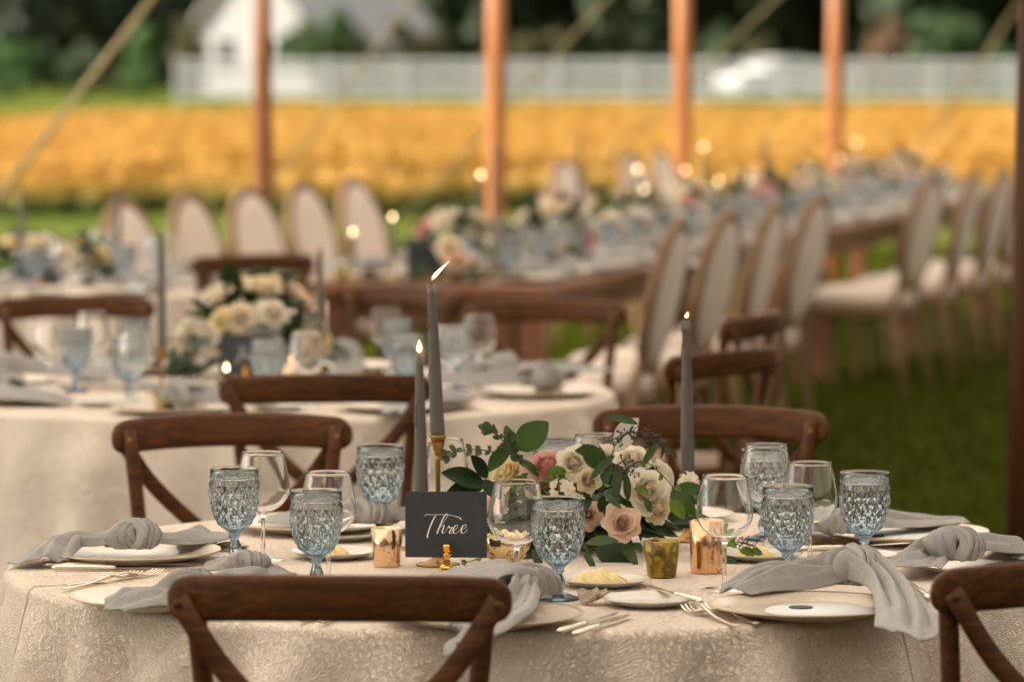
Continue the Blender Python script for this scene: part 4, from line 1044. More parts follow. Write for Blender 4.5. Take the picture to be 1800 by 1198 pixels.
# menus and seals
def menu(p, label, r=.088, seal=(-.02, .045)):
    t = empty('round_menu', (p.x, p.y, TZ + .0095)); tag(t, label, 'menu card', 'round white menus')
    MB().add(*lathe([(r, 0), (r, .0009), (.001, .0010)], 56, True, False)).build('paper', M['menu'], t)
    MB().add(*lathe([(.019, .0011), (.019, .0028), (.0175, .0032), (.001, .0032)], 32, True, False), Matrix.Translation((seal[0], seal[1], 0))).build('seal', M['seal'], t)
menu(PP[3] + Vector((.02, -.012, 0)), 'round white menu with dark oval mark on the right front plate', seal=(-.03, .028))
menu(PP[5], 'round white menu with dark mark on the back right plate', seal=(-.055, -.02))
menu(PP[1] + Vector((-.01, 0, 0)), 'round white menu on the front left plate', seal=(.05, .02))
sp_ = [((1062, 1021), 'bread plate with butter in front of the flowers'), ((1140, 1055), 'empty bread plate with a knife across it'), ((588, 972), 'bread plate with butter left of the gold votive'), ((1335, 975), 'bread plate with butter right of the rose gold votive'), ((1500, 978), 'bread plate behind the right front napkin'), ((600, 940), 'bread plate at back left behind the goblets')]
SPP = []
for (px, py), lab in sp_:
    p = on(px, py, TZ + .008); SPP.append(p); put(SP, (p.x, p.y, TZ + .001), 0, lab, 'bread plate', 'small white bread plates')
for i, lab in ((0, 'piped yellow butter on the plate in front of the flowers'), (2, 'piped yellow butter left of the gold votive'), (3, 'piped yellow butter right of the rose gold votive')):
    p = SPP[i]; b_ = put(BU, (p.x - .008, p.y, TZ + .0065), i * .7, lab, 'butter', 'piped butter portions')
# cutlery: (handle-end pixel, tip pixel)
def lay(proto, a, b, label, cat, z=TZ + .001, zt=None, sc=1.12):
    A = on(*a, z); B = on(*b, z if zt is None else zt); dv = B - A; rz = math.atan2(-dv.x, dv.y)
    mid = (A + B) / 2; u = dv.normalized(); S_ = sc; A = mid - u * (.5 * S_ * (.203 if cat == 'fork' else .225))
    o = proto.get(); place(o, (A.x, A.y, z), rz, label, 'champagne cutlery', cat); o.scale = (S_,) * 3
    if zt is not None:
        o.rotation_euler = (math.atan2(zt - z, math.hypot(dv.x, dv.y)), 0, rz)
    return o
lay(FK, (1350, 1106), (1225, 1062), 'fork with its tines up, right one of the pair left of the right front plate', 'fork')
lay(FK, (1315, 1110), (1192, 1066), 'fork, left one of the pair left of the right front plate', 'fork')
lay(KN, (980, 1116), (1092, 1080), 'knife right of the front plate, left one of the pair', 'knife')
lay(KN, (1010, 1120), (1108, 1085), 'knife right of the front plate, right one of the pair', 'knife')
lay(KN, (76, 997), (330, 996), 'upper knife lying in front of the leftmost plate', 'knife')
lay(KN, (96, 1002), (345, 1003), 'lower knife lying in front of the leftmost plate', 'knife')
lay(FK, (90, 1043), (262, 1008), 'fork behind the front left plate, nearer one', 'fork')
lay(FK, (88, 1036), (310, 1004), 'fork behind the front left plate, farther one', 'fork')
lay(FK, (516, 1101), (640, 1060), 'fork end below the near chair rail, left one', 'fork')
lay(FK, (552, 1104), (672, 1062), 'fork end below the near chair rail, right one', 'fork')
lay(KN, (1212, 1056), (1145, 1036), 'small knife lying across the empty bread plate', 'knife', TZ + .012)
lay(KN, (1640, 1062), (1585, 1018), 'knife at right, between right front plate and cut-off chair', 'knife')
lay(KN, (1625, 1066), (1570, 1022), 'second knife at right beside the knife near the cut-off chair', 'knife')
lay(KN, (1445, 968), (1545, 962), 'knife lying on the bread plate behind the right front napkin', 'knife', TZ + .012)
p = on(1040, 1062); put(SH, (p.x, p.y, TZ + .002), -.9, 'beige oyster shell beside the front goblet', 'shell', 'small shells', )
def pod(px, py, label, l=.075):
    p = on(px, py); rs = random.Random(px); t = empty('dried_grass_plume', (p.x, p.y, TZ)); tag(t, label, 'dried grass', 'dried grass plumes'); b = MB()
    for k in range(150):
        u = rs.random(); x = (u - .5) * l; r = .014 * math.sin(PI * min(1, u * .9 + .1)) ; a = rs.uniform(0, PI); q = Vector((x, math.cos(a) * r * rs.random(), .005 + math.sin(a) * r * rs.random())); d_ = Vector((.012, rs.uniform(-.008, .008), rs.uniform(-.004, .008)))
        b.add(*tube([q, q + d_ * .5, q + d_ + Vector((0, 0, -.001))], [.0013, .001, .0003], 3, False))
    b.build('plume', M['fur'], t)
    MB().add(*tube([(-l * .9, 0, .003), (0, 0, .005), (l * .4, 0, .006)], .001, 6)).build('stalk', M['stem'], t)
pod(388, 968, 'brown dried grass plume beside the leftmost plate'); pod(1465, 962, 'brown dried grass plume behind the right goblets'); pod(1455, 988, 'brown dried grass tuft in front of the bread plate at right', .05)

# ---- knotted napkins
P = lambda px, py, z=.79: on(px, py, z)
napkin('grey napkin knotted on the right front plate, tail hanging over the edge', P(1497, 1024, .785), [P(1430, 1030, .782), P(1350, 1036, .780), P(1280, 1044, .777)], [P(1555, 1035, .786), P(1590, 1075, .779), P(1600, 1118, .762)], seed=2, r0=.035, kw=.058, wA=.085, wB=.100, hA=.044, hB=.020, fA=2, fB=1.5, kdir=(-1, .25, 0), tipB=.075)
napkin('grey napkin knotted on the leftmost plate, tail drooping at left', P(232, 962, .785), [P(180, 960, .782), P(110, 964, .779), P(62, 992, .768)], [P(290, 958, .782), P(345, 952, .779), P(385, 942, .776)], seed=5, r0=.029, kw=.050, wA=.11, wB=.085, hA=.032, hB=.02, fA=2, fB=2.2, kdir=(-1, -.1, 0))
napkin('grey napkin knotted on the front plate behind the near chair', P(925, 1045, .788), [P(880, 1030, .785), P(830, 1020, .782), P(800, 1012, .780)], [P(895, 1075, .785), P(840, 1105, .776), P(800, 1140, .748)], seed=9, r0=.029, kw=.055, wA=.12, wB=.11, hA=.032, hB=.022, fA=2, fB=1.6, kdir=(.6, .8, 0))
napkin('grey napkin knotted on the plate at the right edge', P(1672, 982, .788), [P(1640, 985, .785), P(1610, 994, .781), P(1585, 1000, .779)], [P(1730, 975, .784), P(1790, 972, .780), P(1840, 980, .776)], seed=14, r0=.032, kw=.055, wA=.125, wB=.12, hA=.03, hB=.03, fA=1.5, fB=2, kdir=(-1, -.1, 0))
napkin('grey napkin draped on the back right plate', P(1478, 935, .786), [P(1450, 935, .784), P(1425, 925, .780), P(1400, 920, .778)], [P(1540, 925, .784), P(1610, 922, .780), P(1668, 915, .778)], seed=21, r0=.024, kw=.07, wA=.10, wB=.11, hA=.03, hB=.022, fA=2.5, fB=2, kdir=(-1, .1, 0))
napkin('grey napkin on the back left plate behind the wine glasses', P(640, 918, .784), [P(560, 920, .782), P(510, 918, .779), P(475, 915, .777)], [P(690, 915, .782), P(730, 915, .778), P(760, 915, .775)], seed=25, r0=.024, kw=.07, wA=.09, wB=.10, hA=.026, hB=.02, kdir=(-1, 0, 0))
napkin('grey napkin lying at front left beside the near chair', P(330, 1046, .786), [P(270, 1056, .783), P(230, 1064, .781), P(185, 1072, .777)], [P(390, 1030, .784), P(440, 1015, .780), P(490, 1008, .776)], seed=33, r0=.024, kw=.045, wA=.12, wB=.09, hA=.034, hB=.024, fA=2.4, fB=2, kdir=(-1, -.5, 0))
napkin('small grey napkin knot peeking over the near chair rail at left', P(430, 1004, .779), [P(400, 1006, .775), P(378, 1006, .772), P(362, 1010, .768)], [P(455, 1008, .774), P(480, 1008, .77), P(500, 1012, .765)], seed=36, r0=.019, kw=.05, wA=.07, wB=.05, hA=.024, hB=.014, fA=1.6, fB=2, kdir=(-1, 0, 0))

# ---- candles and holders
b0 = on(770, 993); candle_holder('tall slim brass candlestick behind the name card', (b0.x, b0.y, TZ), .225)
lf = flame_mesh(.040, .0052, (.036, 0), 'flame')
taper_candle('tall grey taper candle with its flame blown sideways', (b0.x, b0.y, TZ + .216), .268, (-.011, 0), flame=lf, seed=3, drips=8)
b1 = on(741, 965); candle_holder('short brass candlestick hidden behind the name card', (b1.x, b1.y, TZ), .10)
ct = at(737, 626, b1.y); taper_candle('shorter grey taper candle left of the tall one', (b1.x, b1.y, TZ + .092), ct.z - TZ - .092, (ct.x - b1.x, 0), r0=.0125, r1=.0064, seed=5, drips=3)
b2 = Vector((at(1209, 800, 7.74).x, 7.74, 0)); candle_holder('brass candlestick behind the right side of the flowers', (b2.x, b2.y, TZ), .12)
ct = at(1206, 563, b2.y); sf = flame_mesh(.014, .0042, (.004, 0), 'flame')
taper_candle('grey taper candle rising on the right of the flowers', (b2.x, b2.y, TZ + .112), ct.z - TZ - .112, (ct.x - b2.x, 0), flame=sf, seed=8, drips=8)

# ---- name card "Three" on its clip
def ribbon(strokes, wbase, flatz, nrm=True):
    b = MB()
    for st in strokes:
        pts = crom([(x, 0, z) for x, z in st], 10); v, f = [], []
        for i, p in enumerate(pts):
            T = (pts[min(i + 1, len(pts) - 1)] - pts[max(i - 1, 0)]).normalized(); S = Vector((-T.z, 0, T.x))
            w = wbase * (.45 + 1.0 * max(0, -T.z) ** 1.5) * (min(1, .35 + i / 4, .35 + (len(pts) - 1 - i) / 4))
            v += [tuple(p + S * w + Vector((0, flatz, 0))), tuple(p - S * w + Vector((0, flatz, 0)))]
        f = [(2 * i, 2 * i + 1, 2 * i + 3, 2 * i + 2) for i in range(len(pts) - 1)]; b.add(v, f)
    return b
def cardpts(L_, sx, cx, cz): return [[((x - cx) / sx, (cz - z) / sx) for x, z in s] for s in L_]
three = [[(386, 446), (392, 437), (420, 439), (460, 437), (505, 440), (540, 448), (558, 461)],
         [(437, 441), (424, 462), (410, 495), (400, 525), (397, 542), (404, 545)],
         [(440, 512), (462, 485), (484, 455), (494, 438), (486, 434), (472, 452), (458, 484), (446, 515), (441, 528)],
         [(441, 528), (452, 505), (466, 488), (474, 487), (472, 500), (466, 516), (470, 524), (482, 516)],
         [(482, 516), (492, 497), (497, 489), (499, 499), (510, 495), (508, 504), (500, 518), (505, 525), (516, 515)],
         [(516, 512), (530, 505), (538, 493), (533, 485), (522, 495), (517, 512), (522, 524), (534, 522), (548, 510)],
         [(548, 510), (562, 505), (577, 493), (576, 484), (564, 488), (555, 503), (555, 518), (563, 524), (574, 517), (583, 504)]]
def name_card(loc, w, h, strokes, label, rz, thick=.0012, clip=True):
    t = empty('table_card', loc, rz); tag(t, label, 'table card', 'slate blue table cards')
    z0 = .022
    MB().add(*box(-w / 2, w / 2, -thick / 2, thick / 2, z0, z0 + h)).build('card', M['card'], t, False)
    if strokes:
        b = ribbon(strokes, .00080 * w / .141, -thick / 2 - .0004)
        b.build('lettering', M['ink'], t, False, loc=(0, 0, z0 + h / 2))
    if clip:
        k = MB()
        k.add(*lathe([(.0135, 0), (.0135, .003), (.011, .0045), (.0125, .0065), (.0105, .009), (.0065, .011), (.005, .020), (.006, .026), (.0095, .029), (.0062, .0315), (.0088, .036), (.0108, .044), (.0085, .046)], 6), Matrix.Translation((.002, -.011, 0)))
        k.build('clip_stand', M['gold'], t, False)
    return t
cb = on(784, 1003); scale = 2.616 * F / cb.y
name_card((cb.x, cb.y + .011, TZ), .1395, .1125, cardpts(three, scale, 484, 484), 'slate blue card lettered Three in white script on gold clip', math.radians(-4))

# ---- votives on the near table
def votive(name, px, py, r0, r1, h, mt, label, scallop=0, n=48, lip=.0016):
    p = on(px, py); t = empty(name, (p.x, p.y, TZ)); tag(t, label, 'votive', 'glass votive holders'); v = []
    prof = [(r0 * .9, 0), (r0, .002), (r0 * 1.0, .005), (r0 + (r1 - r0) * .5, h * .5), (r1, h), (r1 - lip, h + .0008), (r1 - 2 * lip, h), (r0 + (r1 - r0) * .5 - 2 * lip, h * .5), (r0 - 2 * lip, .012), (r0 * .3, .009)]
    if scallop:
        prof = [(r0 * .75, 0), (r0, .002), (r0 * 1.05, .006), (r1 * .82, h * .35), (r1 * .96, h * .68), (r1, h), (r1 - lip, h + .0008), (r1 - 2 * lip, h), (r1 * .92 - 2 * lip, h * .68), (r1 * .78 - 2 * lip, h * .35), (r0 - lip, .010), (r0 * .3, .008)]
    for j, (r, z) in enumerate(prof):
        for i in range(n):
            a = 2 * PI * i / n; k = (.5 + .5 * math.cos(scallop * a)) if scallop else 0
            e = z / h; v.append((r * (1 + .045 * k * e) * math.cos(a), r * (1 + .045 * k * e) * math.sin(a), z + .0045 * k * max(0, e - .6) / .4))
    f = grid_faces(len(prof), n, True); f.append(tuple(range(n))[::-1]); f.append(tuple((len(prof) - 1) * n + i for i in range(n)))
    MB().add(v, f).build('glass_cup', mt, t)
    w = MB().add(*lathe([(r0 * .82, .0125), (r0 * .84, h * .35), (r0 * .3, h * .34)], 24)).build('wax', M['butter' if False else 'menu'], t)
    return t
votive('votive_holder', 680, 995, .0235, .0275, .066, M['mercury'], 'gold speckled mercury glass votive left of the name card')
votive('votive_bowl', 889, 993, .020, .043, .047, M['ambergold'], 'scalloped honey gold glass bowl right of the name card', 11, 66)
votive('votive_holder', 1163, 1014, .0245, .0305, .062, M['amber'], 'olive amber glass votive in front of the pink rose')
votive('votive_holder', 1242, 1006, .0275, .0295, .088, M['rosegold'], 'rose gold mercury glass votive behind the right wine glass')

# ---- flower centrepiece of the near table
FC = Vector((at(1025, 900, 7.63).x, 7.63, TZ))
fl = empty('flower_centrepiece', FC); tag(fl, 'low centrepiece of cream and blush roses with eucalyptus on the near table', 'flowers', 'flower centrepieces')
MB().add(*lathe([(.05, 0), (.055, .003), (.03, .012), (.028, .02), (.07, .035), (.09, .06), (.092, .075), (.088, .075), (.085, .06), (.06, .04), (.01, .035)], 40)).build('bowl', M['brass'], fl)
A3 = lambda px, py, d: at(px, py, d) - FC
for px, py, d, dr, dia, key, ly, sd, lab in [
        (884, 830, 7.54, (-.75, -.55, .55), .068, 'p_yellow', 10, 1, 'creamy yellow rose at left of the centrepiece'), (1006, 808, 7.53, (-.15, -.8, .55), .058, 'p_white', 10, 2, 'ivory rose at the top middle'),
        (1034, 842, 7.48, (.1, -.9, .4), .045, 'p_cream', 9, 3, 'half open cream rose in the middle'), (1095, 918, 7.40, (.15, -.95, .28), .060, 'p_blush', 10, 4, 'blush pink rose low in front'),
        (1140, 858, 7.50, (.3, -.8, .4), .080, 'p_white', 10, 5, 'large ivory garden rose at right'), (1112, 800, 7.60, (.1, -.6, .8), .062, 'p_white', 0, 6, 'ivory rose high on the right'),
        (962, 812, 7.62, (-.1, -.55, .8), .072, 'p_pink', 0, 7, 'pink dahlia like bloom behind'), (862, 893, 7.56, (-.8, -.6, .1), .052, 'p_blush', 0, 8, 'blush rose behind the name card'),
        (1032, 905, 7.50, (-.2, -1, 0), .050, 'p_blush', 0, 9, 'blush rose behind the front goblet'), (1160, 892, 7.50, (.6, -.7, 0), .055, 'p_cream', 10, 10, 'cream rose low at right'),
        (945, 850, 7.60, (-.3, -.8, .4), .050, 'p_blush', 0, 11, 'blush rose among leaves at centre left'), (1065, 790, 7.70, (0, 0, 1), .06, 'p_white', 0, 12, 'ivory rose at the back'), (1172, 832, 7.62, (.8, -.3, .4), .055, 'p_white', 0, 13, 'ivory rose at the right side')]:
    if ly: rose(fl, A3(px, py, d), dr, dia, key, ly, sd, label=lab)
    else:
        o = obj('rose', bloom_mesh(key, sd % 3), fl, M=aim(A3(px, py, d) - Vector(dr).normalized() * .026 * dia / .08, dr, sd * 1.3, dia / .08)); o['label'] = lab
# stock flowers: clusters of small white florets
fm = MB()
for i in range(5):
    a = 2 * PI * i / 5; fm.add([tuple(q.co) for q in LEAF['euc'].vertices], [tuple(q.vertices) for q in LEAF['euc'].polygons], Matrix.Rotation(a, 4, 'Z') @ Matrix.Rotation(.35, 4, 'X') @ Matrix.Scale(.62, 4))
FLORET = fm.mesh('floret', M['p_white']); FLORETY = fm.mesh('floret', M['leaf_lime'])
def stock(parent, p, r, n, seed, me=FLORET):
    rs = random.Random(seed); e = empty('stock_flower'); e.parent = parent; e.location = p
    for k in range(n):
        d = Vector((rs.uniform(-1, 1), rs.uniform(-1, .2), rs.uniform(-.5, 1))).normalized(); obj('floret', me, e, M=aim(d * r * rs.uniform(.6, 1), d, rs.uniform(0, 6), rs.uniform(.8, 1.25)))
stock(fl, A3(988, 862, 7.46), .022, 26, 1); stock(fl, A3(978, 836, 7.47), .016, 14, 2, FLORETY); stock(fl, A3(1208, 850, 7.55), .018, 16, 3); stock(fl, A3(1010, 885, 7.5), .018, 14, 6)
stock(fl, A3(1080, 845, 7.46), .010, 7, 5, FLORETY)
# placed leaves (base pixel, tip pixel, kind)
def leafpx(kind, a, b, d0, d1, s=None, up=(0, -.8, .6)):
    A_, B_ = A3(a[0], a[1], d0), A3(b[0], b[1], d1); l0 = {'dark': .085, 'mid': .07, 'willow': .075, 'lime': .045, 'round': .06, 'euc': .017, 'silver': .085, 'eucbig': .03, 'bigdark': .1}[kind]
    return leaf(fl, kind, A_, B_ - A_, up, (B_ - A_).length / l0 if s is None else s)
for kind, a, b, d0, d1 in [('round', (910, 790), (962, 738), 7.5, 7.5), ('dark', (853, 853), (783, 823), 7.5, 7.46), ('dark', (850, 852), (784, 866), 7.5, 7.45), ('dark', (851, 842), (872, 872), 7.48, 7.44), ('dark', (856, 840), (834, 800), 7.5, 7.47),
        ('mid', (895, 785), (858, 822), 7.5, 7.46), ('mid', (1060, 808), (1020, 785), 7.5, 7.45), ('round', (1058, 820), (1025, 780), 7.47, 7.46), ('willow', (1080, 800), (1037, 835), 7.45, 7.42), ('willow', (1075, 815), (1062, 845), 7.45, 7.42),
        ('willow', (1155, 780), (1128, 815), 7.47, 7.44), ('willow', (1121, 745), (1068, 724), 7.5, 7.48), ('silver', (1080, 792), (1120, 735), 7.56, 7.52), ('willow', (1085, 815), (1085, 872), 7.44, 7.41), ('willow', (1100, 830), (1105, 880), 7.44, 7.42),
        ('willow', (1062, 868), (1090, 885), 7.42, 7.38), ('mid', (1180, 865), (1225, 905), 7.46, 7.42), ('bigdark', (1195, 850), (1235, 880), 7.52, 7.48), ('mid', (1178, 870), (1228, 850), 7.48, 7.44), ('lime', (1178, 878), (1205, 908), 7.43, 7.41),
        ('willow', (1028, 955), (1078, 940), 7.38, 7.33), ('willow', (1025, 968), (1048, 998), 7.37, 7.34), ('bigdark', (1060, 945), (1100, 998), 7.46, 7.38), ('willow', (1040, 975), (1020, 945), 7.37, 7.37), ('bigdark', (950, 960), (925, 1000), 7.5, 7.42), ('willow', (935, 965), (955, 1000), 7.42, 7.38),
        ('willow', (1090, 950), (1120, 985), 7.42, 7.36), ('lime', (1140, 868), (1120, 855), 7.38, 7.36), ('mid', (1135, 875), (1144, 898), 7.38, 7.36), ('mid', (890, 930), (860, 945), 7.47, 7.43), ('willow', (1260, 975), (1300, 992), 7.42, 7.36), ('lime', (1275, 960), (1290, 935), 7.42, 7.40),
        ('lime', (1300, 965), (1325, 970), 7.41, 7.39), ('lime', (1262, 950), (1275, 925), 7.44, 7.42), ('willow', (915, 900), (880, 905), 7.45, 7.4), ('dark', (1040, 880), (1000, 900), 7.45, 7.42), ('dark', (1055, 900), (1060, 870), 7.43, 7.42), ('mid', (925, 835), (900, 860), 7.46, 7.42)]:
    leafpx(kind, a, b, d0, d1)
rs = random.Random(77)
for k in range(270):                            # foliage through the body of the arrangement
    u = rs.uniform(-1, 1); th = rs.uniform(0, 2 * PI); el = rs.uniform(-.25, 1.1)
    d = Vector((math.cos(th) * math.cos(el), math.sin(th) * math.cos(el), math.sin(el))); p = Vector((d.x * .15, d.y * .11, .085 + d.z * .075)) * rs.uniform(.5, .95)
    kind = rs.choice(['dark', 'mid', 'mid', 'willow', 'dark', 'willow', 'eucbig', 'lime']); leaf(fl, kind, p, d + Vector((rs.uniform(-.7, .7), rs.uniform(-.7, .7), rs.uniform(-.8, .3))), (rs.uniform(-1, 1), rs.uniform(-1, 0), rs.uniform(0, 1)), rs.uniform(.45, .85))
for k in range(60):                             # low skirt of leaves near the cloth
    th = rs.uniform(PI * .9, PI * 2.1); r = rs.uniform(.05, .16); p = Vector((math.cos(th) * r * 1.25, math.sin(th) * r, rs.uniform(.02, .07))); leaf(fl, rs.choice(['dark', 'mid', 'dark', 'willow', 'willow']), p, Vector((math.cos(th), math.sin(th), rs.uniform(-.5, .3))), (0, -.6, 1), rs.uniform(.5, .9))
def sprig(parent, pts, kind, n, seed, spread=.7, s=1.0, name='eucalyptus_sprig', pair=True):
    rs = random.Random(seed); C_ = crom(pts, 8); e = MB().add(*tube(C_, [.0014 - .0008 * i / len(C_) for i in range(len(C_))], 5)).build(name, M['stem'], parent)
    for k in range(n):
        i = int((k + 1) / (n + .2) * (len(C_) - 1)); T = (C_[min(i + 1, len(C_) - 1)] - C_[max(i - 1, 0)]).normalized(); S = T.cross(Vector((rs.uniform(-1, 1), rs.uniform(-1, 1), rs.uniform(-1, 1)))).normalized()
        for sg in ((1, -1) if pair else (rs.choice((1, -1)),)):
            leaf(e, kind, C_[i], T * .6 + S * sg * spread, (rs.uniform(-.4, .4), -.8, .5), s * rs.uniform(.75, 1.15))
    if True: leaf(e, kind, C_[-1], C_[-1] - C_[-2], (0, -1, .3), s)
    return e
sprig(fl, [A3(893, 800, 7.5), A3(845, 790, 7.48), A3(805, 792, 7.46), A3(785, 800, 7.45)], 'euc', 8, 1)
sprig(fl, [A3(905, 800, 7.5), A3(885, 775, 7.48), A3(868, 758, 7.47), A3(856, 753, 7.47)], 'euc', 7, 2, s=1.0)
sprig(fl, [A3(915, 815, 7.49), A3(900, 785, 7.47), A3(893, 762, 7.46)], 'eucbig', 6, 3, s=.55)
sprig(fl, [A3(920, 820, 7.49), A3(905, 790, 7.48), A3(900, 770, 7.47)], 'eucbig', 4, 4, s=.6)
sprig(fl, [A3(1195, 890, 7.46), A3(1230, 920, 7.42), A3(1270, 945, 7.41), A3(1320, 965, 7.40)], 'lime', 5, 5, s=.5, name='vine', pair=False)
sprig(fl, [A3(1090, 830, 7.46), A3(1130, 810, 7.42), A3(1165, 835, 7.40), A3(1190, 860, 7.41), A3(1228, 870, 7.42)], 'lime', 4, 6, s=.4, name='vine', pair=False)
sprig(fl, [A3(1060, 780, 7.52), A3(1110, 760, 7.5), A3(1150, 770, 7.5), A3(1170, 785, 7.5)], 'willow', 3, 7, s=.4, name='vine', pair=False)
sprig(fl, [A3(860, 975, 7.40), A3(830, 985, 7.36), A3(812, 990, 7.34), A3(845, 1003, 7.32)], 'lime', 4, 9, s=.3, name='vine', pair=False)
def berries(pts, seed, n=26, r=.0021):
    rs = random.Random(seed); C_ = crom(pts, 6); b = MB().add(*tube(C_, .0009, 5)); sv, sf_ = lathe([(.0003, -1), (.7, -.7), (1, 0), (.7, .7), (.0003, 1)], 7)
    for k in range(n):
        p0 = C_[rs.randrange(3, len(C_))]; q = p0 + Vector((rs.uniform(-.014, .014), rs.uniform(-.012, .006), rs.uniform(-.014, .014))); b.add(*tube([p0, (p0 + q) / 2 + Vector((0, 0, .002)), q], .0005, 4, False)); b.add([(x * r, y * r, z * r if abs(z) == 1 else z * r) for x, y, z in sv], sf_, Matrix.Translation(q))
    b.build('berry_sprig', M['berry'], fl)
berries([A3(1075, 800, 7.48), A3(1085, 775, 7.47), A3(1110, 760, 7.46), A3(1150, 762, 7.47)], 1, 40); berries([A3(1090, 800, 7.44), A3(1100, 820, 7.42), A3(1112, 832, 7.41)], 2, 34); berries([A3(1130, 770, 7.5), A3(1155, 775, 7.49), A3(1172, 790, 7.5)], 3, 26); berries([A3(1280, 950, 7.42), A3(1310, 955, 7.41), A3(1330, 962, 7.40)], 4, 24, .0016)
# =================================================================== THE OTHER TABLES (out of focus)
def round_setting(C, lbl, n, a0, seed, near):
    rs = random.Random(seed); items = {'goblet': [], 'wine glass': [], 'plate': [], 'napkin': [], 'bread plate': []}
    for k in range(n):
        a = a0 + 2 * PI * k / n; u = Vector((math.cos(a), math.sin(a), 0)); w = Vector((-u.y, u.x, 0))
        p = C + u * .73; items['plate'].append((PL.get(), Vector((p.x, p.y, TZ + .001)), 0))
        nk = copy_tree(NAPS[k % len(NAPS)]); items['napkin'].append((nk, Vector((p.x, p.y, TZ + .026)) + w * .02, a + PI / 2 + NAPROT[k % len(NAPS)] + rs.uniform(-.3, .3)))
        q = C + u * .47 + w * .16; items['goblet'].append((GB.get(), Vector((q.x, q.y, TZ)), rs.uniform(0, 6)))
        q = C + u * .50 + w * .27; items['wine glass'].append((WG.get(), Vector((q.x, q.y, TZ)), 0))
        q = C + u * .55 - w * .24; items['bread plate'].append((SP.get(), Vector((q.x, q.y, TZ + .001)), 0))
    nm = {'goblet': 'blue goblet', 'wine glass': 'clear wine glass', 'plate': 'dinner plate', 'napkin': 'knotted grey napkin', 'bread plate': 'small bread plate'}
    for c, L_ in items.items():
        L_.sort(key=lambda t: t[1].x / t[1].y)
        for i, (o, p, rz) in enumerate(L_):
            place(o, p, rz, '%s %s from the left on the %s' % (ORD[i], nm[c], lbl), 'each %s on the %s' % (nm[c], lbl), c)
NAPS = [o for o in bpy.data.objects if o.name.startswith('knotted_napkin') and o.type == 'EMPTY'][:2]; NAPROT = [PI, PI]
round_setting(C2, 'second round table', 8, math.radians(255), 4, True)
round_setting(C3, 'far left round table', 8, math.radians(262), 5, False)

def far_flowers(loc, label, seed, sx=.2, sy=.2, hz=.16, nb=16, nl=70, keys=('p_cream', 'p_white', 'p_blush', 'p_yellow', 'p_white'), bd=.075, group='flower centrepieces'):
    rs = random.Random(seed); t = empty('flower_centrepiece', loc); tag(t, label, 'flowers', group)
    MB().add(*lathe([(.05, 0), (.055, .003), (.03, .012), (.028, .02), (.07, .035), (.09, .06), (.092, .075), (.085, .072), (.06, .04), (.01, .035)], 28)).build('bowl', M['brass'], t)
    for k in range(nb):
        th = 2.4 * k + rs.uniform(-.3, .3); el = rs.uniform(.05, 1.35); d = Vector((math.cos(th) * math.cos(el), math.sin(th) * math.cos(el), math.sin(el)))
        obj('rose', bloom_mesh(rs.choice(keys), k % 3), t, M=aim(Vector((d.x * sx, d.y * sy, .07 + d.z * hz)) * .92, d, rs.uniform(0, 6), bd / .08 * rs.uniform(.75, 1.2)))
    for k in range(nl):
        th = rs.uniform(0, 2 * PI); el = rs.uniform(-.4, 1.3); d = Vector((math.cos(th) * math.cos(el), math.sin(th) * math.cos(el), math.sin(el)))
        leaf(t, rs.choice(['dark', 'mid', 'bigdark', 'willow', 'lime']), Vector((d.x * sx * .8, d.y * sy * .8, .06 + max(-.03, d.z * hz * .8))), d + Vector((rs.uniform(-.6, .6), rs.uniform(-.6, .6), rs.uniform(-.5, .3))), (0, -.5, 1), rs.uniform(.8, 1.3))
    return t
p = at(445, 625, 11.7); far_flowers((p.x, 11.7, TZ), 'cream and yellow flowers behind the card on the second round table', 3, .20, .17, .19, 22, 110, bd=.078)
p = at(85, 480, C3.y); far_flowers((p.x, C3.y, TZ), 'pale yellow flowers on the far left round table', 6, .26, .2, .11, 18, 80, keys=('p_cream', 'p_yellow', 'p_white'))
# cards on the far tables
five = [[(-30, 24), (-10, 27), (15, 25), (38, 28)], [(-4, 27), (-12, 5), (-22, -18), (-30, -24), (-36, -16)], [(-22, 2), (-6, 4), (6, 3)], [(4, 4), (0, -8), (2, -12), (8, -6)], [(12, 4), (16, -10), (22, -6), (26, 5)], [(26, -2), (36, 2), (34, 8), (28, 4), (27, -8), (36, -11), (44, -2)]]
fs = [[(x * .00085, z * .00085) for x, z in s] for s in five]
p = on(431, 674); name_card((p.x, p.y, TZ), .135, .11, fs, 'slate blue lettered card on the second round table', math.radians(-3))
p = on(68, 508); name_card((p.x, p.y, TZ), .17, .11, None, 'slate blue card on the far left round table', 0)
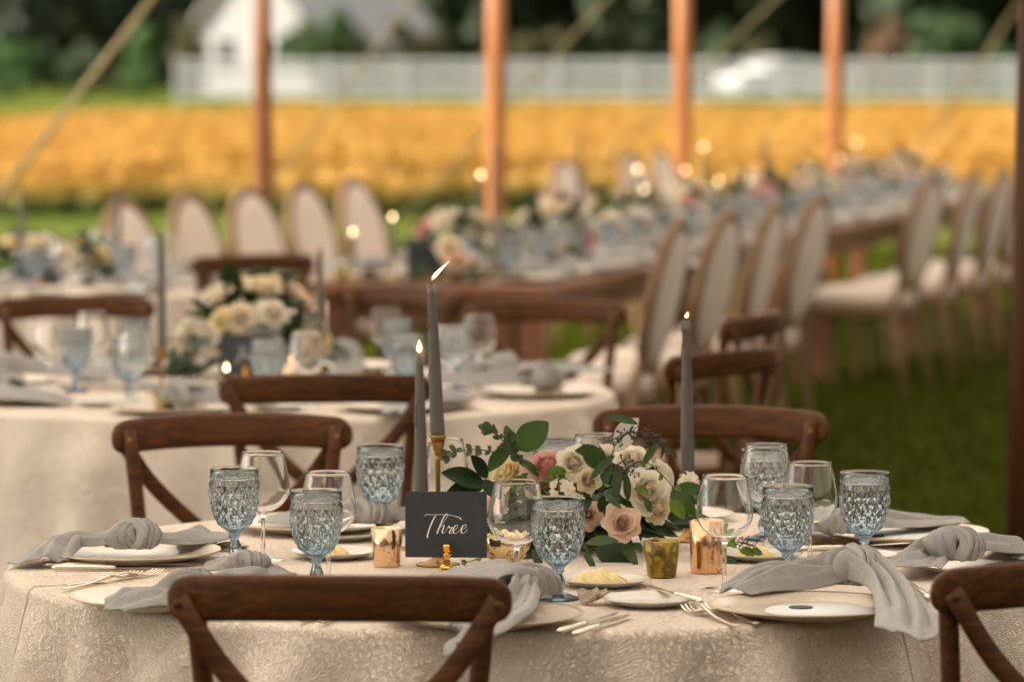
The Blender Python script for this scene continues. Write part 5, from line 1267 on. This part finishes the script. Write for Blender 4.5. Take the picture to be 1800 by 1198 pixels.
# tapers and votives of the round tables behind
def far_taper(px, ytop, d, hold, label, lit=False, seed=1, r=.0115, base=TZ):
    q = at(px, ytop, d); candle_holder('brass candlestick under the ' + label, (q.x, q.y, base), hold)
    taper_candle(label, (q.x, q.y, base + hold - .01), q.z - base - hold, (0, 0), r0=r, r1=.0066, seed=seed, drips=2, lit=lit)
far_taper(283, 402, 11.05, .12, 'slim dark candle standing left of the second table flowers')
far_taper(562, 432, 11.5, .12, 'dark candle right of the second table flowers')
far_taper(38, 325, 16.2, .14, 'grey candle at the far left edge against the lawn')
far_taper(207, 325, 16.4, .14, 'grey candle right of the far left flowers against the lawn')
def tea(px, py, d, label, mt, lit=True, base=None, h=.06, r=.028):
    q = at(px, py, d); b = TZ if base is None else base
    t = empty('votive_holder', (q.x, q.y, b)); tag(t, label, 'votive', 'glass votive holders')
    MB().add(*lathe([(r * .85, 0), (r * .9, .004), (r, h), (r - .002, h), (r * .86, .01), (r * .2, .009)], 24)).build('glass_cup', M[mt], t)
    MB().add(*lathe([(r * .8, .0105), (r * .82, h * .4), (.001, h * .4)], 16, True, False)).build('wax', M['menu'], t)
    if lit: add_flame(t, FLAME, (0, 0, max(h * .42, q.z - b)))
tea(398, 655, 10.9, 'small lit amber votive in front of the second table card', 'amber', h=.05)
tea(290, 705, 10.55, 'amber votive at the front of the second table', 'amber', False, h=.05)
tea(640, 645, 11.0, 'amber votive at the right of the second table', 'amber', False)
tea(500, 640, 11.3, 'gold votive beside the second table flowers', 'mercury', True)

# ---- long farm tables running away to the right
LT = Vector((.267, .964, 0)); LN = Vector((.964, -.267, 0)); P0 = Vector((-.33, 16.35, 0)); LROT = -math.atan2(.267, .964)
LW, LL = .98, 2.70
def farm_table(origin, label):
    t = empty('farm_table', origin, LROT); tag(t, label, 'table', 'long wooden farm tables')
    pw = LW / 6
    pm = MB().add(*box(-pw / 2 + .0015, pw / 2 - .0015, .1, LL - .1, TZ - .042, TZ - .002, .004)).mesh('plank', M['farm'], False)
    for k in range(6): obj('plank', pm, t, loc=(-LW / 2 + pw * (k + .5), 0, 0))
    for y0, y1 in ((0, .098), (LL - .098, LL)): MB().add(*box(-LW / 2, LW / 2, y0, y1, TZ - .044, TZ - .001, .004)).build('end_board', M['farm'], t, False)
    for x in (-LW / 2 + .1, LW / 2 - .1): MB().add(*box(x - .012, x + .012, .17, LL - .17, TZ - .15, TZ - .045)).build('apron', M['farm'], t, False)
    for y in (.15, LL - .15): MB().add(*box(-LW / 2 + .13, LW / 2 - .13, y - .012, y + .012, TZ - .15, TZ - .045)).build('apron', M['farm'], t, False)
    for x in (-LW / 2 + .1, LW / 2 - .1):
        for y in (.14, LL - .14): MB().add(*box(x - .045, x + .045, y - .045, y + .045, 0, TZ - .0455, .006)).build('leg', M['farm'], t, False)
for k, lab in enumerate(['long wooden farm table nearest the camera in the run of tables', 'second long wooden farm table in the run, behind the first', 'third long wooden farm table in the run', 'farthest long wooden farm table in the run']):
    farm_table(P0 + LT * (k * (LL + .02)), lab)
LTOT = 4 * LL
def lp(s, n, z=0): q = P0 + LT * s + LN * n; return Vector((q.x, q.y, z))
OV = Proto(make_oval_chair())
def oval(px, d, face, label, group):
    ja = random.Random(int(px)).uniform(-.09, .09); face = Vector((face[0] * math.cos(ja) - face[1] * math.sin(ja), face[0] * math.sin(ja) + face[1] * math.cos(ja), 0))
    c = Vector(((px - 900) / F * d, d, 0)) + Vector(face) * .24; o = OV.get(); place(o, (c.x, c.y, 0), math.atan2(-face[0], face[1]), label, group, 'chair')
fR = Vector((-.95, .31, 0)).normalized(); fL = LN.normalized()
for i, (px, d) in enumerate([(1140, 15.3), (1230, 16.1), (1313, 16.95), (1393, 17.8), (1600, 20.6), (1674, 21.5), (1727, 22.3), (1771, 23.0)]):
    oval(px, d, fR, '%s oval-back chair from the left in the right-hand row of the long tables' % ORD[i], 'oval-back chairs along the right of the long tables')
fL = Vector((.925, -.38, 0)).normalized(); rj = random.Random(3)
for i in (0, 1, 2, 3, 4, 9, 11, 12):
    d = 17.3 + i * .742; X = -1.47 + i * .2055
    oval(900 + X * F / d, d, fL, '%s oval-back chair from the left in the far row of the long tables' % ORD[(0, 1, 2, 3, 4, 9, 11, 12).index(i)], 'oval-back chairs along the far side of the long tables')
rs = random.Random(31); LG = 'settings of the long wooden tables'
s = .42
while s < LTOT - .2:
    for sg in (-1, 1):
        q = lp(s + rs.uniform(-.04, .04), sg * .32, TZ + .001); put(PL, q, 0, 'cream dinner plate on the long wooden tables', 'plate', 'plates on the long tables')
        nk = copy_tree(NAPS[rs.randrange(2)]); place(nk, q + Vector((0, 0, .025)), rs.uniform(0, 6), 'grey knotted napkin on the long wooden tables', 'napkins on the long tables')
        q = lp(s + .16, sg * .17, TZ); put(GB, q, rs.uniform(0, 6), 'blue goblet on the long wooden tables, far out of focus', 'goblet', 'goblets on the long tables')
        q = lp(s + .27, sg * .20, TZ); put(WG, q, 0, 'wine glass on the long wooden tables, far out of focus', 'wine glass', 'wine glasses on the long tables')
    s += .52
for k, s in enumerate([.45, 1.75, 3.1, 4.4, 5.8, 7.2, 8.7, 10.1]):
    far_flowers(lp(s, rs.uniform(-.03, .03), TZ), '%s flower arrangement from the near end along the middle of the long tables' % ORD[k], 40 + k, .18, .30, .19, 17, 70,
                keys=('p_white', 'p_cream', 'p_white', 'p_white', 'p_cream', 'p_blush', 'p_pink'), bd=.085, group='flower arrangements along the long tables')
def line_d(px):                                 # depth at which the tables' middle line shows at this photo column
    u = (px - 900) / F; m = LT.x / LT.y; return (P0.x - m * P0.y) / (u - m)
for k, (px, py, kind) in enumerate([(845, 310, 'c'), (1237, 260, 'c'), (1505, 253, 'c'), (1475, 282, 'c'), (1205, 302, 'c'), (1263, 320, 'v'), (1318, 320, 'v'), (1133, 335, 'v'), (955, 372, 'v'), (690, 384, 'c'), (620, 410, 'c'), (1120, 300, 'c'), (805, 375, 'c')]):
    d = max(16.6, min(26.5, line_d(px))) + .1 * ((k * 37) % 5 - 2) * .3
    q = at(px, py, d); lab = '%s lit candle from the near end on the long tables' % ORD[k]
    if q.z - TZ > .14:
        candle_holder('brass candlestick under the ' + lab, (q.x, q.y, TZ), min(.12, (q.z - TZ) * .45))
        taper_candle(lab, (q.x, q.y, TZ + min(.12, (q.z - TZ) * .45) - .01), q.z - TZ - min(.12, (q.z - TZ) * .45), drips=0, group='lit candles on the long tables')
    else: tea(px, py, d, '%s lit votive on the long tables' % ORD[k], 'mercury')
for k, (px, yt) in enumerate([(1018, 235), (870, 250), (1345, 235)]):
    far_taper(px, yt, max(17, min(26, line_d(px))), .14, ['tall unlit candle on the long table left of the third pole', 'tall unlit candle on the long table beside the second pole', 'tall unlit candle on the long table between third and fourth pole'][k])
tea(600, 478, 16.6, 'amber votive at the near end of the first long table', 'amber', True)
p = lp(.35, -.1, TZ); name_card(p, .15, .11, None, 'slate card near the end of the first long table', 0)
